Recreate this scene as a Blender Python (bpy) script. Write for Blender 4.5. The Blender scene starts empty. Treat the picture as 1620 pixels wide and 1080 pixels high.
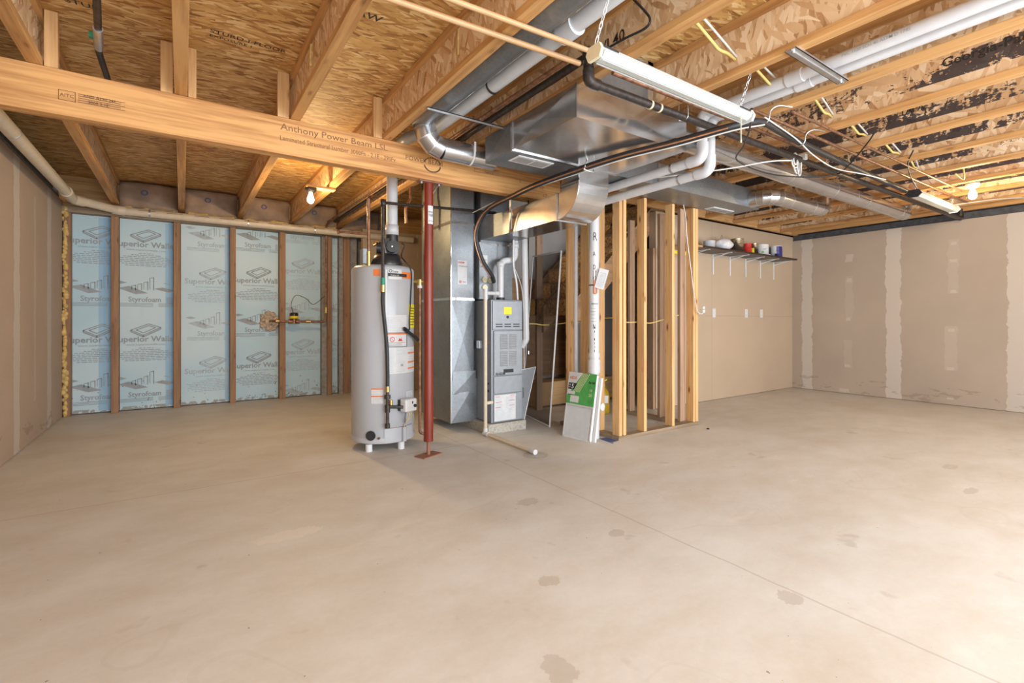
import bpy, math, random
from mathutils import Vector, Matrix
random.seed(7)
C = bpy.data.collections.new('basement'); bpy.context.scene.collection.children.link(C)
S = bpy.context.scene
PI = math.pi

# ------------------------------------------------------------------ camera
F = 765.0
TH = math.atan2(810 - 288, F)                 # the joists vanish left of centre
cd = bpy.data.cameras.new('camera'); cam = bpy.data.objects.new('camera', cd); C.objects.link(cam)
cd.sensor_width = 36; cd.lens = F / 1620 * 36
cd.shift_y = -34 / 1620
cd.clip_start = .05
cam.location = (0, 0, 1.08)
cam.rotation_euler = (PI / 2, 0, -TH)
S.camera = cam

# ------------------------------------------------------------------ world, exposure, big lights
w = bpy.data.worlds.new('world'); S.world = w; w.use_nodes = True
w.node_tree.nodes['Background'].inputs[0].default_value = (.80, .88, 1, 1)
w.node_tree.nodes['Background'].inputs[1].default_value = .3
S.view_settings.view_transform = 'Standard'; S.view_settings.look = 'None'
S.view_settings.exposure = 0.40; S.view_settings.gamma = 1; S.view_settings.use_curve_mapping = False

def area(name, loc, rot, sx, sy, e, col):
    l = bpy.data.lights.new(name, 'AREA'); l.shape = 'RECTANGLE'; l.size = sx; l.size_y = sy; l.energy = e; l.color = col
    o = bpy.data.objects.new(name, l); C.objects.link(o); o.location = loc; o.rotation_euler = rot
    return o
def bulb_light(name, loc, e, col, r=.035):
    l = bpy.data.lights.new(name, 'POINT'); l.energy = e; l.color = col; l.shadow_soft_size = r
    o = bpy.data.objects.new(name, l); C.objects.link(o); o.location = loc
    return o
# added soft fill behind the camera
area('added_fill_wide', (2.6, -2.15, 1.15), (PI / 2, 0, 0), 6.4, 2.0, 300, (.86, .93, 1.0))
WARM = (1, .70, .34)
bulb_light('bulb_light_left', (1.06, 5.12, 2.235), 44, WARM)
bulb_light('bulb_light_right', (6.40, 1.37, 2.235), 25, WARM)
# added fill lights, unseen, behind and beside the camera
bulb_light('added_fill_near', (1.55, -.75, 2.22), 48, (.97, .97, 1), .12)
bulb_light('added_fill_front_right', (5.0, -.9, 2.22), 46, (.97, .97, 1), .12)
bulb_light('added_fill_front_left', (-.35, .9, 2.2), 12, (1, .90, .78), .09)  # added fill with no fixture of its own

# ------------------------------------------------------------------ node helper
class NT:
    def __init__(s, name):
        s.m = bpy.data.materials.new(name); s.m.use_nodes = True; s.t = s.m.node_tree
        s.b = s.t.nodes['Principled BSDF']
    def n(s, typ, ins=None, **kw):
        nd = s.t.nodes.new('ShaderNode' + typ)
        for k, v in kw.items(): setattr(nd, k, v)
        for k, v in (ins or {}).items():
            i = nd.inputs[k]
            if isinstance(v, bpy.types.NodeSocket): s.t.links.new(v, i)
            else: i.default_value = v
        return nd
    def L(s, a, b): s.t.links.new(a, b)
    def set(s, **kw):
        for k, v in kw.items():
            i = s.b.inputs[k.replace('_', ' ')]
            if isinstance(v, bpy.types.NodeSocket): s.t.links.new(v, i)
            else: i.default_value = v
    def math(s, op, a, b=0, c=None, clamp=False):
        d = {0: a, 1: b}
        if c is not None: d[2] = c
        return s.n('Math', d, operation=op, use_clamp=clamp).outputs[0]
    def ramp(s, f, stops, interp='LINEAR'):
        nd = s.n('ValToRGB', {0: f}); cr = nd.color_ramp; cr.interpolation = interp
        while len(cr.elements) < len(stops): cr.elements.new(.5)
        for e, (p, c) in zip(cr.elements, stops):
            e.position = p; e.color = (c[0], c[1], c[2], 1) if len(c) == 3 else c
        return nd.outputs[0]
    def mix(s, f, a, b, bt='MIX'):
        nd = s.n('Mix', data_type='RGBA', blend_type=bt)
        for idx, v in ((0, f), (6, a), (7, b)):
            i = nd.inputs[idx]
            if isinstance(v, bpy.types.NodeSocket): s.t.links.new(v, i)
            else: i.default_value = v if idx == 0 else (v[0], v[1], v[2], 1)
        return nd.outputs[2]
    def coord(s, rnd=True):
        o = s.n('TexCoord').outputs['Object']
        if not rnd: return o
        r = s.n('ObjectInfo').outputs['Random']
        v = s.n('VectorMath', {0: s.n('CombineXYZ', {0: r, 1: r, 2: r}).outputs[0], 1: (13.7, 27.1, 19.3)}, operation='MULTIPLY').outputs[0]
        return s.n('VectorMath', {0: o, 1: v}, operation='ADD').outputs[0]
    def map(s, v, sc=(1, 1, 1), rot=(0, 0, 0), loc=(0, 0, 0)):
        return s.n('Mapping', {0: v, 1: loc, 2: rot, 3: sc}).outputs[0]
    def noise(s, v, sc, det=3, rough=.5, out=0):
        return s.n('TexNoise', {'Vector': v, 'Scale': sc, 'Detail': det, 'Roughness': rough}).outputs[out]
    def bump(s, h, st=.2, dist=.01):
        s.L(s.n('Bump', {'Height': h, 'Strength': st, 'Distance': dist}).outputs[0], s.b.inputs['Normal'])

def plain(name, col, rough=.5, metal=0, var=.12, sc=18, **kw):
    t = NT(name); v = t.coord()
    n = t.noise(v, sc, 3)
    d = tuple(c * (1 - var) for c in col); u = tuple(min(1, c * (1 + var)) for c in col)
    t.set(Base_Color=t.ramp(n, [(.3, d), (.7, u)]), Roughness=rough, Metallic=metal, **kw)
    return t.m

def wood(name, ax, light, dark, knots=.5, grey=0):
    t = NT(name); v = t.coord()
    st = [26, 26, 26]; st[ax] = 1.3
    wv = t.map(v, tuple(st))
    n1 = t.noise(wv, 1.0, 4, .6)
    st2 = [70, 70, 70]; st2[ax] = 2.0
    n2 = t.noise(t.map(v, tuple(st2)), 1.0, 3, .6)
    n3 = t.noise(v, 1.1, 2)
    f = t.math('ADD', t.math('MULTIPLY', n1, .62), t.math('ADD', t.math('MULTIPLY', n2, .3), t.math('MULTIPLY', n3, .25)))
    col = t.ramp(f, [(.42, dark), (.54, tuple((a + b) / 2 for a, b in zip(light, dark))), (.65, light)])
    sk = [13, 13, 13]; sk[ax] = 4.2
    vo = t.n('TexVoronoi', {'Vector': t.map(v, tuple(sk)), 'Scale': 1.0, 'Randomness': 1}).outputs[0]
    k = t.ramp(vo, [(.08, (1, 1, 1)), (.12, (.5, .5, .5)), (.22, (0, 0, 0))])
    col = t.mix(t.math('MULTIPLY', k, knots), col, (dark[0] * .35, dark[1] * .27, dark[2] * .25))
    if grey: col = t.mix(grey, col, (.22, .19, .16))
    t.set(Base_Color=col, Roughness=.62)
    t.bump(n2, .12, .003)
    return t.m

def osb(name, normal, along, tones, ink=0, size=1.0, rots=(0, .16, -.2, .42)):
    """flake board: overlapping stretched flakes; normal = axis of the sheet, along = main strand axis"""
    t = NT(name); v = t.coord()
    wob = t.noise(v, 5, 2, .5, 1)
    v2 = t.n('Mix', {0: .012}, data_type='VECTOR')
    t.L(v, v2.inputs[4]); t.L(wob, v2.inputs[5]); v2 = v2.outputs[1]
    outs = []
    for i, a in enumerate(rots):
        rot = [0, 0, 0]; rot[normal] = a
        sc = [52 / size] * 3; sc[along] = 10 / size
        m = t.map(v2, (1, 1, 1), tuple(rot), (i * 3.1, i * 7.7, i * 1.3))
        m = t.map(m, tuple(sc))
        outs.append(t.n('TexVoronoi', {'Vector': m, 'Scale': 1.0}).outputs[1])
    sep = [t.n('SeparateColor', {0: o}).outputs for o in outs]
    val = sep[0][0]
    for i, th in ((1, .5), (2, .58), (3, .72)):
        msk = t.math('GREATER_THAN', sep[i][1], th)
        val = t.n('Mix', {0: msk, 2: val, 3: sep[i][0]}, data_type='FLOAT').outputs[0]
    fine = [90, 90, 90]; fine[along] = 9
    g = t.noise(t.map(v, tuple(fine)), 1, 2)
    val2 = t.math('ADD', t.math('MULTIPLY', val, .86), t.math('MULTIPLY', g, .16))
    col = t.ramp(val2, [(.04, tones[0]), (.16, tones[1]), (.45, tones[2]), (.72, tones[3]), (.95, tones[4])])
    if ink:
        o = t.n('TexCoord').outputs['Object']
        x = t.n('SeparateXYZ', {0: o}).outputs
        big = t.noise(t.map(v, (1, 1.1, 5)), 1.0, 2)
        blk = t.n('TexVoronoi', {'Vector': t.map(v, (1, 26, 14)), 'Scale': 1.0}).outputs[1]
        b = t.n('SeparateColor', {0: blk}).outputs[0]
        z = x[2]
        band = t.math('MULTIPLY', t.math('GREATER_THAN', z, .10), t.math('LESS_THAN', z, .235))
        sm = t.noise(t.map(v, (1, 26, 70)), 1.0, 4, .7)
        up = t.noise(t.map(v, (1, 45, 5)), 1.0, 1)
        tot = t.math('ADD', t.math('ADD', t.math('MULTIPLY', big, 1.0), t.math('MULTIPLY', b, .16)), t.math('ADD', t.math('MULTIPLY', sm, .75), t.math('MULTIPLY', up, .25)))
        f = t.math('MULTIPLY', t.math('GREATER_THAN', tot, 1.05), band)
        col = t.mix(t.math('MULTIPLY', f, .93), col, (.018, .018, .032))
    t.set(Base_Color=col, Roughness=.6)
    t.bump(val, .25, .002)
    return t.m

def drywall(name, base, axis, seams, dabs, tape=(.56, .50, .44), scuff=.35, lines=()):
    """paper faced board with mudded joints; axis = horizontal axis of the wall; seams = (centre, half width)"""
    t = NT(name); o = t.n('TexCoord').outputs['Object']
    s = t.n('SeparateXYZ', {0: o}).outputs; h = s[axis]; z = s[2]
    n = t.noise(o, 7, 4, .65); n2 = t.noise(o, 1.2, 3)
    col = t.ramp(n2, [(.3, tuple(c * .93 for c in base)), (.7, tuple(c * 1.05 for c in base))])
    f = None
    for c, hw in seams:
        d = t.math('ABSOLUTE', t.math('SUBTRACT', h, c))
        d = t.math('ADD', d, t.math('MULTIPLY', t.math('SUBTRACT', n, .5), .10))
        m = t.math('LESS_THAN', d, hw)
        f = m if f is None else t.math('MAXIMUM', f, m)
    for (c, z0, z1, hw, st) in dabs:
        d = t.math('ADD', t.math('ABSOLUTE', t.math('SUBTRACT', h, c)), t.math('MULTIPLY', t.math('SUBTRACT', n, .5), .09))
        m = t.math('MULTIPLY', t.math('LESS_THAN', d, hw), t.math('MULTIPLY', t.math('GREATER_THAN', z, z0), t.math('LESS_THAN', z, z1)))
        m = t.math('MULTIPLY', m, st)
        f = m if f is None else t.math('MAXIMUM', f, m)
    if f is not None: col = t.mix(t.math('MULTIPLY', f, .85), col, tape)
    # scuffed paper just above the slab
    low = t.math('MULTIPLY', t.math('LESS_THAN', z, .22), t.math('GREATER_THAN', t.noise(t.map(o, (3, 3, 9)), 1, 4, .7), .58))
    col = t.mix(t.math('MULTIPLY', low, scuff), col, (.20, .15, .11))
    for src, c in lines:
        d = t.math('ABSOLUTE', t.math('SUBTRACT', s[src], c)); col = t.mix(t.math('MULTIPLY', t.math('LESS_THAN', d, .003), .5), col, (.25, .19, .14))
    t.set(Base_Color=col, Roughness=.85)
    t.bump(n, .08, .004)
    return t.m

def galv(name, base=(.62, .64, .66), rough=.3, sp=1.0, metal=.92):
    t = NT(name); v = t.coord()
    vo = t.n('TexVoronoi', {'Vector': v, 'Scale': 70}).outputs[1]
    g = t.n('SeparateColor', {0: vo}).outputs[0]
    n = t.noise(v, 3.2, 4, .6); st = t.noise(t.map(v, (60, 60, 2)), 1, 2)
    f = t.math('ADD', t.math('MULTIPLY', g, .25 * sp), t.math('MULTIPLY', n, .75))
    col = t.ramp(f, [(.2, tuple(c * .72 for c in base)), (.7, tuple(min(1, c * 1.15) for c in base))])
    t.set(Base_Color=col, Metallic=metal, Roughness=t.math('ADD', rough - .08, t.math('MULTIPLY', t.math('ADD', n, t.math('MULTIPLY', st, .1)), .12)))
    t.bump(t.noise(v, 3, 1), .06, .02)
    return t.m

M = {}
M['lum_x'] = wood('pine_along_x', 0, (.70, .42, .18), (.42, .20, .07))
M['lum_y'] = wood('pine_along_y', 1, (.62, .345, .13), (.36, .165, .052))
M['lum_z'] = wood('pine_upright', 2, (.74, .46, .205), (.50, .25, .09), .95)
M['stud_old'] = wood('weathered_stud', 2, (.36, .20, .10), (.20, .10, .05), .5)
M['stud_dim'] = wood('pine_stud_shaded', 2, (.46, .30, .19), (.28, .17, .11), .4)  # pine darkened in the colour for studs standing in shade
M['plate'] = wood('treated_plate', 0, (.34, .25, .16), (.20, .145, .09), .3)
M['plate_y'] = wood('treated_plate_y', 1, (.34, .25, .16), (.20, .145, .09), .3)
M['beam'] = wood('laminated_beam', 0, (.74, .40, .145), (.38, .15, .04), .1)
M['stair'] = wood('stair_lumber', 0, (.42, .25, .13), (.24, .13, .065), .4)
T1 = ((.17, .07, .02), (.40, .19, .055), (.56, .31, .095), (.66, .41, .15), (.82, .60, .30))
T2 = ((.34, .17, .07), (.56, .34, .17), (.68, .46, .26), (.76, .56, .35), (.86, .70, .50))
M['osb'] = osb('flake_subfloor', 2, 0, T1)
M['web'] = osb('joist_web_board', 0, 2, T2, size=1.25, rots=(0, .3, -.35, .9))
M['web_ink'] = osb('joist_web_board_inked', 0, 2, T2, ink=1, size=1.5, rots=(0, .5, -.5, 1.2))
M['osb_y'] = osb('flake_riser', 1, 0, T1)
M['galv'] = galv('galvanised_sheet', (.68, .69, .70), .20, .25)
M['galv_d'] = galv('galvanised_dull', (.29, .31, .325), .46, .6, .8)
M['galv_r'] = galv('galvanised_round', (.66, .67, .69), .24, .12)
M['galv_dark'] = plain('dark_blue_grey_strip', (.06, .07, .085), .5, .4)
M['strap'] = plain('zinc_strap', (.6, .61, .62), .35, .9)
M['pvc'] = plain('white_pvc', (.58, .58, .59), .35, var=.04)
M['pvc_o'] = plain('aged_pvc', (.66, .57, .44), .4, var=.06)
M['pvc_g'] = plain('grey_white_pvc', (.60, .62, .64), .35, var=.04)
M['iron'] = plain('black_iron', (.055, .045, .04), .45, .5, .4, 40)
M['copper'] = plain('aged_copper', (.26, .13, .075), .42, .6, .45, 30)
M['cop_b'] = plain('bright_copper', (.50, .26, .15), .35, .8, .2, 30)
M['pex'] = plain('tan_cpvc', (.52, .31, .15), .4, var=.06)
M['brass'] = plain('brass', (.62, .43, .16), .3, .9)
M['blackrub'] = plain('black_rubber', (.02, .02, .022), .5)
M['blackpl'] = plain('black_plastic', (.025, .025, .028), .3)
M['red'] = plain('red_oxide_paint', (.19, .024, .010), .38, var=.15, sc=6)
M['rust'] = plain('rusty_plate', (.27, .12, .075), .7)
M['heater'] = plain('grey_enamel', (.44, .455, .48), .28, var=.03, sc=3)
M['furn'] = plain('furnace_grey_enamel', (.22, .24, .265), .38, .1, var=.05)
M['furn_l'] = plain('furnace_door_enamel', (.30, .325, .35), .36, .1, var=.05)
M['white'] = plain('white_paint', (.68, .68, .68), .45, var=.03)
M['label'] = plain('paper_label', (.62, .62, .62), .6, var=.04)
M['ink'] = plain('grey_print', (.33, .37, .40), .7)
M['ink_f'] = plain('faint_print', (.44, .51, .56), .7)
M['inkb'] = plain('black_print', (.02, .02, .02), .6)
M['inkbr'] = plain('brown_stamp', (.23, .11, .05), .7)
M['orange'] = plain('orange_print', (.78, .20, .04), .5)
M['redp'] = plain('red_print', (.62, .04, .03), .5)
M['yellow'] = plain('yellow_print', (.80, .66, .03), .5)
M['yelcab'] = plain('yellow_cable', (.66, .50, .16), .45)
M['whcab'] = plain('white_cable', (.60, .59, .56), .45)
M['green'] = plain('green_print', (.07, .36, .08), .5, var=.25, sc=12)
M['valveg'] = plain('green_handle', (.02, .25, .14), .5)
M['blue'] = plain('blue_card', (.06, .10, .24), .6)
M['concrete_b'] = plain('concrete_block', (.40, .37, .32), .9, var=.25, sc=60)
M['sill'] = plain('dark_concrete_ledge', (.075, .075, .08), .9, var=.3)
M['kraft'] = plain('kraft_facing', (.34, .24, .17), .7, var=.3, sc=5)
M['foamy'] = plain('yellow_fibre', (.66, .46, .17), .9, var=.25, sc=30)
M['cwall'] = plain('grey_concrete_strip', (.30, .29, .27), .9, var=.2)
M['shelf'] = plain('dark_stained_shelf', (.035, .02, .015), .4, var=.3)
M['fluor'] = plain('fluorescent_housing', (.56, .58, .58), .35, var=.03)
M['diff'] = plain('ribbed_diffuser', (.52, .56, .53), .25, var=.04)
M['cream'] = plain('cream_end_cap', (.78, .70, .48), .5, var=.05)
M['panelwood'] = wood('grey_panelling', 2, (.20, .17, .15), (.10, .085, .075), .1)
M['plyb'] = wood('plywood_crate', 0, (.60, .38, .18), (.42, .25, .11), .1)
M['paint_met'] = plain('tin', (.60, .52, .40), .22, .95, .08)
M['oil'] = plain('amber_liquid', (.55, .36, .02), .1, var=.1, Transmission_Weight=.35)
M['cap_y'] = plain('yellow_cap', (.80, .62, .03), .4)
M['navy'] = plain('navy_label', (.03, .03, .20), .4)
M['cloth'] = plain('white_plastic_bag', (.72, .72, .74), .4, var=.08)
M['grime'] = plain('grey_grille', (.33, .33, .33), .6)

def glass():
    t = NT('jar_glass'); t.set(Base_Color=(.9, .95, .95, 1), Roughness=.05, Transmission_Weight=.9, IOR=1.3); return t.m
M['glass'] = glass()
def bulbmat(name, col, st):
    t = NT(name); t.set(Base_Color=(1, .95, .85, 1), Emission_Color=(*col, 1), Emission_Strength=st); return t.m
M['bulb'] = bulbmat('lit_bulb', (1, .82, .55), 22)

def foammat():
    t = NT('blue_foam_board'); v = t.coord(); o = t.n('TexCoord').outputs['Object']
    n = t.noise(v, 1.0, 2)
    col = t.ramp(n, [(.4, (.47, .66, .76)), (.55, (.54, .70, .77)), (.7, (.57, .715, .78))])
    s = t.n('SeparateXYZ', {0: o}).outputs
    sp = t.noise(v, 26, 3, .6)
    lowm = t.ramp(s[2], [(.0, (1, 1, 1)), (.8, (0, 0, 0))])
    th = t.math('SUBTRACT', .76, t.math('MULTIPLY', lowm, .10))
    f = t.math('GREATER_THAN', sp, th)
    col = t.mix(f, col, (.12, .11, .09))
    edge = t.math('MULTIPLY', t.math('LESS_THAN', s[2], .05), t.math('GREATER_THAN', t.noise(v, 14, 3), .5))
    col = t.mix(t.math('MULTIPLY', edge, .8), col, (.30, .27, .22))
    t.set(Base_Color=col, Roughness=.55)
    return t.m
M['foam'] = foammat()
def foam2():
    t = NT('deeper_blue_film'); v = t.coord()
    t.set(Base_Color=t.ramp(t.noise(v, 2, 2), [(.35, (.30, .51, .69)), (.7, (.37, .57, .73))]), Roughness=.5); return t.m
M['foamb'] = foam2()

def floormat():
    t = NT('concrete_slab'); o = t.n('TexCoord').outputs['Object']
    n1 = t.noise(o, .55, 4, .55); n2 = t.noise(t.map(o, (1, 1.6, 1), (0, 0, .4)), 2.2, 6, .65); n3 = t.noise(o, 40, 3, .7)
    f = t.math('ADD', t.math('MULTIPLY', n1, .45), t.math('ADD', t.math('MULTIPLY', n2, .45), t.math('MULTIPLY', n3, .1)))
    col = t.ramp(f, [(.34, (.50, .445, .375)), (.47, (.565, .53, .475)), (.56, (.61, .59, .55)), (.70, (.66, .65, .62))])
    # pale trowel marks and darker stains
    st = t.noise(t.map(o, (.9, 2.6, 1), (0, 0, .6)), 1.5, 5, .7)
    col = t.mix(t.ramp(st, [(.60, (0, 0, 0)), (.70, (.5, .5, .5))]), col, (.68, .64, .57))
    dk = t.noise(o, 3.1, 3, .7)
    col = t.mix(t.ramp(dk, [(.66, (0, 0, 0)), (.72, (.32, .32, .32))]), col, (.30, .23, .17))
    # ring shaped damp marks
    rg = t.noise(o, .9, 2, .6)
    ring = t.math('LESS_THAN', t.math('ABSOLUTE', t.math('SUBTRACT', rg, .58)), .0045)
    col = t.mix(t.math('MULTIPLY', ring, .08), col, (.34, .28, .22))
    sp = t.noise(o, 34, 2, .5)
    col = t.mix(t.math('MULTIPLY', t.math('GREATER_THAN', sp, .765), .75), col, (.12, .09, .07))
    # sawn control joint lines
    s = t.n('SeparateXYZ', {0: o}).outputs
    wob = t.math('MULTIPLY', t.math('SUBTRACT', t.noise(o, 3, 2), .5), .03)
    for px, py, rx, ry in ((1.70, 2.32, .07, .05), (1.256, 1.571, .05, .04), (1.82, 1.73, .05, .035), (1.955, .944, .045, .05), (.961, 1.149, .05, .07), (4.67, 1.12, .09, .04), (4.12, .89, .09, .03), (.45, 2.64, .16, .06), (2.0, 1.15, .0, .0)):
        if not rx: continue
        dx = t.math('DIVIDE', t.math('SUBTRACT', s[0], px), rx); dy = t.math('DIVIDE', t.math('SUBTRACT', s[1], py), ry)
        rr = t.math('ADD', t.math('ADD', t.math('MULTIPLY', dx, dx), t.math('MULTIPLY', dy, dy)), t.math('MULTIPLY', t.math('SUBTRACT', t.noise(o, 22, 4, .7), .5), 3.2))
        pale = (px, py) == (.45, 2.64)
        col = t.mix(t.math('MULTIPLY', t.math('LESS_THAN', rr, 1.0), .38), col, (.76, .70, .62) if pale else (.34, .27, .21))
    for ax, c in ((1, 3.70), (0, 2.01)):
        d = t.math('ABSOLUTE', t.math('ADD', t.math('SUBTRACT', s[ax], c), wob))
        col = t.mix(t.math('MULTIPLY', t.math('LESS_THAN', d, .005), .35), col, (.25, .2, .15))
    t.set(Base_Color=col, Roughness=t.math('ADD', .42, t.math('MULTIPLY', n2, .25)))
    t.bump(n2, .06, .01)
    return t.m
M['floor'] = floormat()
TAN = (.455, .350, .265)
M['dw_l'] = drywall('drywall_left', TAN, 1, [(5.47, .085), (6.62, .085), (3.2, .09), (1.0, .09)], [(6.05, .35, 2.2, .035, .45), (4.9, .4, 2.1, .03, .3)])
M['dw_r'] = drywall('drywall_right', (.42, .345, .275), 1, [(3.64, .075), (2.53, .085), (1.33, .09), (.1, .09)],
    [(3.06, 1.93, 2.04, .05, .7), (3.06, 1.10, 1.72, .05, .22), (3.06, 1.63, 1.69, .03, .8), (3.07, 1.07, 1.12, .03, .8), (3.08, .38, .79, .05, .22), (3.09, .39, .43, .03, .8),
     (1.907, 1.42, 2.10, .055, .22), (1.907, 2.03, 2.07, .03, .8), (1.907, 1.81, 1.85, .03, .8), (1.907, 1.42, 1.46, .03, .8), (1.93, .44, 1.0, .06, .28), (1.93, .93, .97, .03, .8), (1.935, .44, .48, .03, .8), (1.94, .07, .11, .03, .8), (3.13, .02, .07, .06, .7)])
M['dw_s'] = drywall('drywall_alcove', (.50, .385, .275), 0, [(3.0, .001)], [], scuff=.0, lines=((0, 5.888), (2, 1.135)))
M['dw_g'] = drywall('drywall_grey', (.50, .48, .45), 0, [(3.0, .001)], [])

# ------------------------------------------------------------------ mesh helper
class MB:
    def __init__(s): s.v = []; s.f = []; s.sm = []
    def add(s, vs, fs, smooth=False):
        b = len(s.v); s.v += [tuple(x) for x in vs]; s.f += [tuple(b + i for i in f) for f in fs]; s.sm += [smooth] * len(fs); return s
    def box(s, x0, x1, y0, y1, z0, z1):
        return s.add([(x0, y0, z0), (x1, y0, z0), (x1, y1, z0), (x0, y1, z0), (x0, y0, z1), (x1, y0, z1), (x1, y1, z1), (x0, y1, z1)],
                     [(0, 3, 2, 1), (4, 5, 6, 7), (0, 1, 5, 4), (1, 2, 6, 5), (2, 3, 7, 6), (3, 0, 4, 7)])
    def cbox(s, x0, x1, y0, y1, z0, z1, d=.006, faces='xXyYzZ'):
        """box whose sheet faces are cross-broken (a shallow X crease)"""
        P = [(x0, y0, z0), (x1, y0, z0), (x1, y1, z0), (x0, y1, z0), (x0, y0, z1), (x1, y0, z1), (x1, y1, z1), (x0, y1, z1)]
        Q = {'z': ((0, 3, 2, 1), (0, 0, -1)), 'Z': ((4, 5, 6, 7), (0, 0, 1)), 'y': ((0, 1, 5, 4), (0, -1, 0)), 'X': ((1, 2, 6, 5), (1, 0, 0)), 'Y': ((2, 3, 7, 6), (0, 1, 0)), 'x': ((3, 0, 4, 7), (-1, 0, 0))}
        vs = list(P); fs = []
        for k, (q, n) in Q.items():
            if k in faces:
                c = [sum(P[i][j] for i in q) / 4 + n[j] * d for j in range(3)]
                vs.append(c); ci = len(vs) - 1
                for a in range(4): fs.append((q[a], q[(a + 1) % 4], ci))
            else: fs.append(q)
        return s.add(vs, fs)
    def quadbox(s, pts, ext):
        """prism: polygon pts (3D) extruded by the vector ext"""
        n = len(pts); a = [Vector(p) for p in pts]; e = Vector(ext); b = [p + e for p in a]
        fs = [tuple(range(n))[::-1], tuple(range(n, 2 * n))] + [(i, (i + 1) % n, n + (i + 1) % n, n + i) for i in range(n)]
        return s.add(a + b, fs)
    def cyl(s, p0, p1, r, r2=None, n=20, caps=True):
        return s.tube([p0, p1], r, n=n, r2=r2, caps=caps)
    def tube(s, pts, r, n=12, r2=None, caps=True, rs=None):
        P = [Vector(p) for p in pts]
        N = len(P); rings = []
        t0 = (P[1] - P[0]).normalized()
        up = Vector((0, 0, 1)) if abs(t0.z) < .9 else Vector((1, 0, 0))
        u = t0.cross(up).normalized()
        for i in range(N):
            if i == 0: t = (P[1] - P[0]).normalized()
            elif i == N - 1: t = (P[-1] - P[-2]).normalized()
            else: t = ((P[i + 1] - P[i]).normalized() + (P[i] - P[i - 1]).normalized()).normalized()
            u = (u - t * u.dot(t)).normalized(); w_ = t.cross(u)
            rr = rs[i] if rs else (r if r2 is None else r + (r2 - r) * i / (N - 1))
            if 0 < i < N - 1:
                cs = (P[i + 1] - P[i]).normalized().dot((P[i] - P[i - 1]).normalized())
            rings.append([P[i] + (u * math.cos(2 * PI * k / n) + w_ * math.sin(2 * PI * k / n)) * rr for k in range(n)])
        vs = [v for rg in rings for v in rg]; fs = []
        for i in range(N - 1):
            for k in range(n): fs.append((i * n + k, i * n + (k + 1) % n, (i + 1) * n + (k + 1) % n, (i + 1) * n + k))
        s.add(vs, fs, True)
        if caps:
            s.add(rings[0], [tuple(range(n))[::-1]]); s.add(rings[-1], [tuple(range(n))])
        return s
    def lathe(s, prof, c, n=32, ax='z'):
        vs = []
        for r, h in prof:
            for k in range(n):
                a = 2 * PI * k / n; x, y = r * math.cos(a), r * math.sin(a)
                vs.append({'z': (c[0] + x, c[1] + y, c[2] + h), 'y': (c[0] + x, c[1] + h, c[2] + y), 'x': (c[0] + h, c[1] + x, c[2] + y)}[ax])
        fs = [(i * n + k, i * n + (k + 1) % n, (i + 1) * n + (k + 1) % n, (i + 1) * n + k) for i in range(len(prof) - 1) for k in range(n)]
        return s.add(vs, fs, True)
    def xf(s, m): s.v = [tuple(m @ Vector(v)) for v in s.v]; return s

def fil(pts, rad, n=6):
    """round the corners of a polyline"""
    P = [Vector(p) for p in pts]; out = [P[0]]
    for i in range(1, len(P) - 1):
        a = (P[i - 1] - P[i]); b = (P[i + 1] - P[i]); la, lb = a.length, b.length; a.normalize(); b.normalize()
        ang = a.angle(b)
        if ang > PI - .02: out.append(P[i]); continue
        d = min(rad / math.tan(ang / 2), la * .49, lb * .49)
        r = d * math.tan(ang / 2); cc = P[i] + (a + b).normalized() * (r / math.sin(ang / 2))
        p0 = P[i] + a * d; p1 = P[i] + b * d
        v0 = p0 - cc; v1 = p1 - cc
        for k in range(n + 1):
            t = k / n; om = v0.angle(v1)
            v = (v0 * math.sin((1 - t) * om) + v1 * math.sin(t * om)) / math.sin(om)
            out.append(cc + v)
    out.append(P[-1]); return out
def smooth(pts, n=6):
    """Catmull-Rom through the points"""
    P = [Vector(p) for p in pts]; P = [P[0] * 2 - P[1]] + P + [P[-1] * 2 - P[-2]]; out = []
    for i in range(1, len(P) - 2):
        for k in range(n):
            t = k / n; a, b, c, d = P[i - 1:i + 3]
            out.append(.5 * ((2 * b) + (c - a) * t + (2 * a - 5 * b + 4 * c - d) * t * t + (3 * b - a - 3 * c + d) * t ** 3))
    out.append(P[-2]); return out

def tag(o, label=None, cat=None, group=None, kind=None):
    if label: o['label'] = label
    if cat: o['category'] = cat
    if group: o['group'] = group
    if kind: o['kind'] = kind
    return o
def thing(name, label, cat, loc=(0, 0, 0), group=None):
    o = bpy.data.objects.new(name, None); C.objects.link(o); o.location = loc; o.empty_display_size = .05
    return tag(o, label, cat, group)
def worldloc(p):
    v = Vector((0, 0, 0))
    while p is not None: v += Vector(p.location); p = p.parent
    return v
def obj(name, mb, mat, parent=None, bevel=0, origin=None):
    me = bpy.data.meshes.new(name)
    if parent is not None: o0 = worldloc(parent)
    elif origin is not None: o0 = Vector(origin)
    else:
        xs, ys, zs = zip(*mb.v); o0 = Vector(((min(xs) + max(xs)) / 2, (min(ys) + max(ys)) / 2, min(zs)))
    me.from_pydata([tuple(Vector(v) - o0) for v in mb.v], [], mb.f)
    for p, sm in zip(me.polygons, mb.sm): p.use_smooth = sm
    me.materials.append(M[mat] if isinstance(mat, str) else mat)
    me.update()
    o = bpy.data.objects.new(name, me); C.objects.link(o)
    if parent is not None: o.parent = parent
    else: o.location = o0
    if bevel:
        b = o.modifiers.new('bevel', 'BEVEL'); b.width = bevel; b.segments = 2; b.limit_method = 'ANGLE'
    return o
def struct(name, mb, mat, origin=(0, 0, 0)): return tag(obj(name, mb, mat, origin=origin), kind='structure')
def single(name, mb, mat, label, cat, group=None, bevel=0, kind=None):
    return tag(obj(name, mb, mat, bevel=bevel), label, cat, group, kind)

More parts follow.
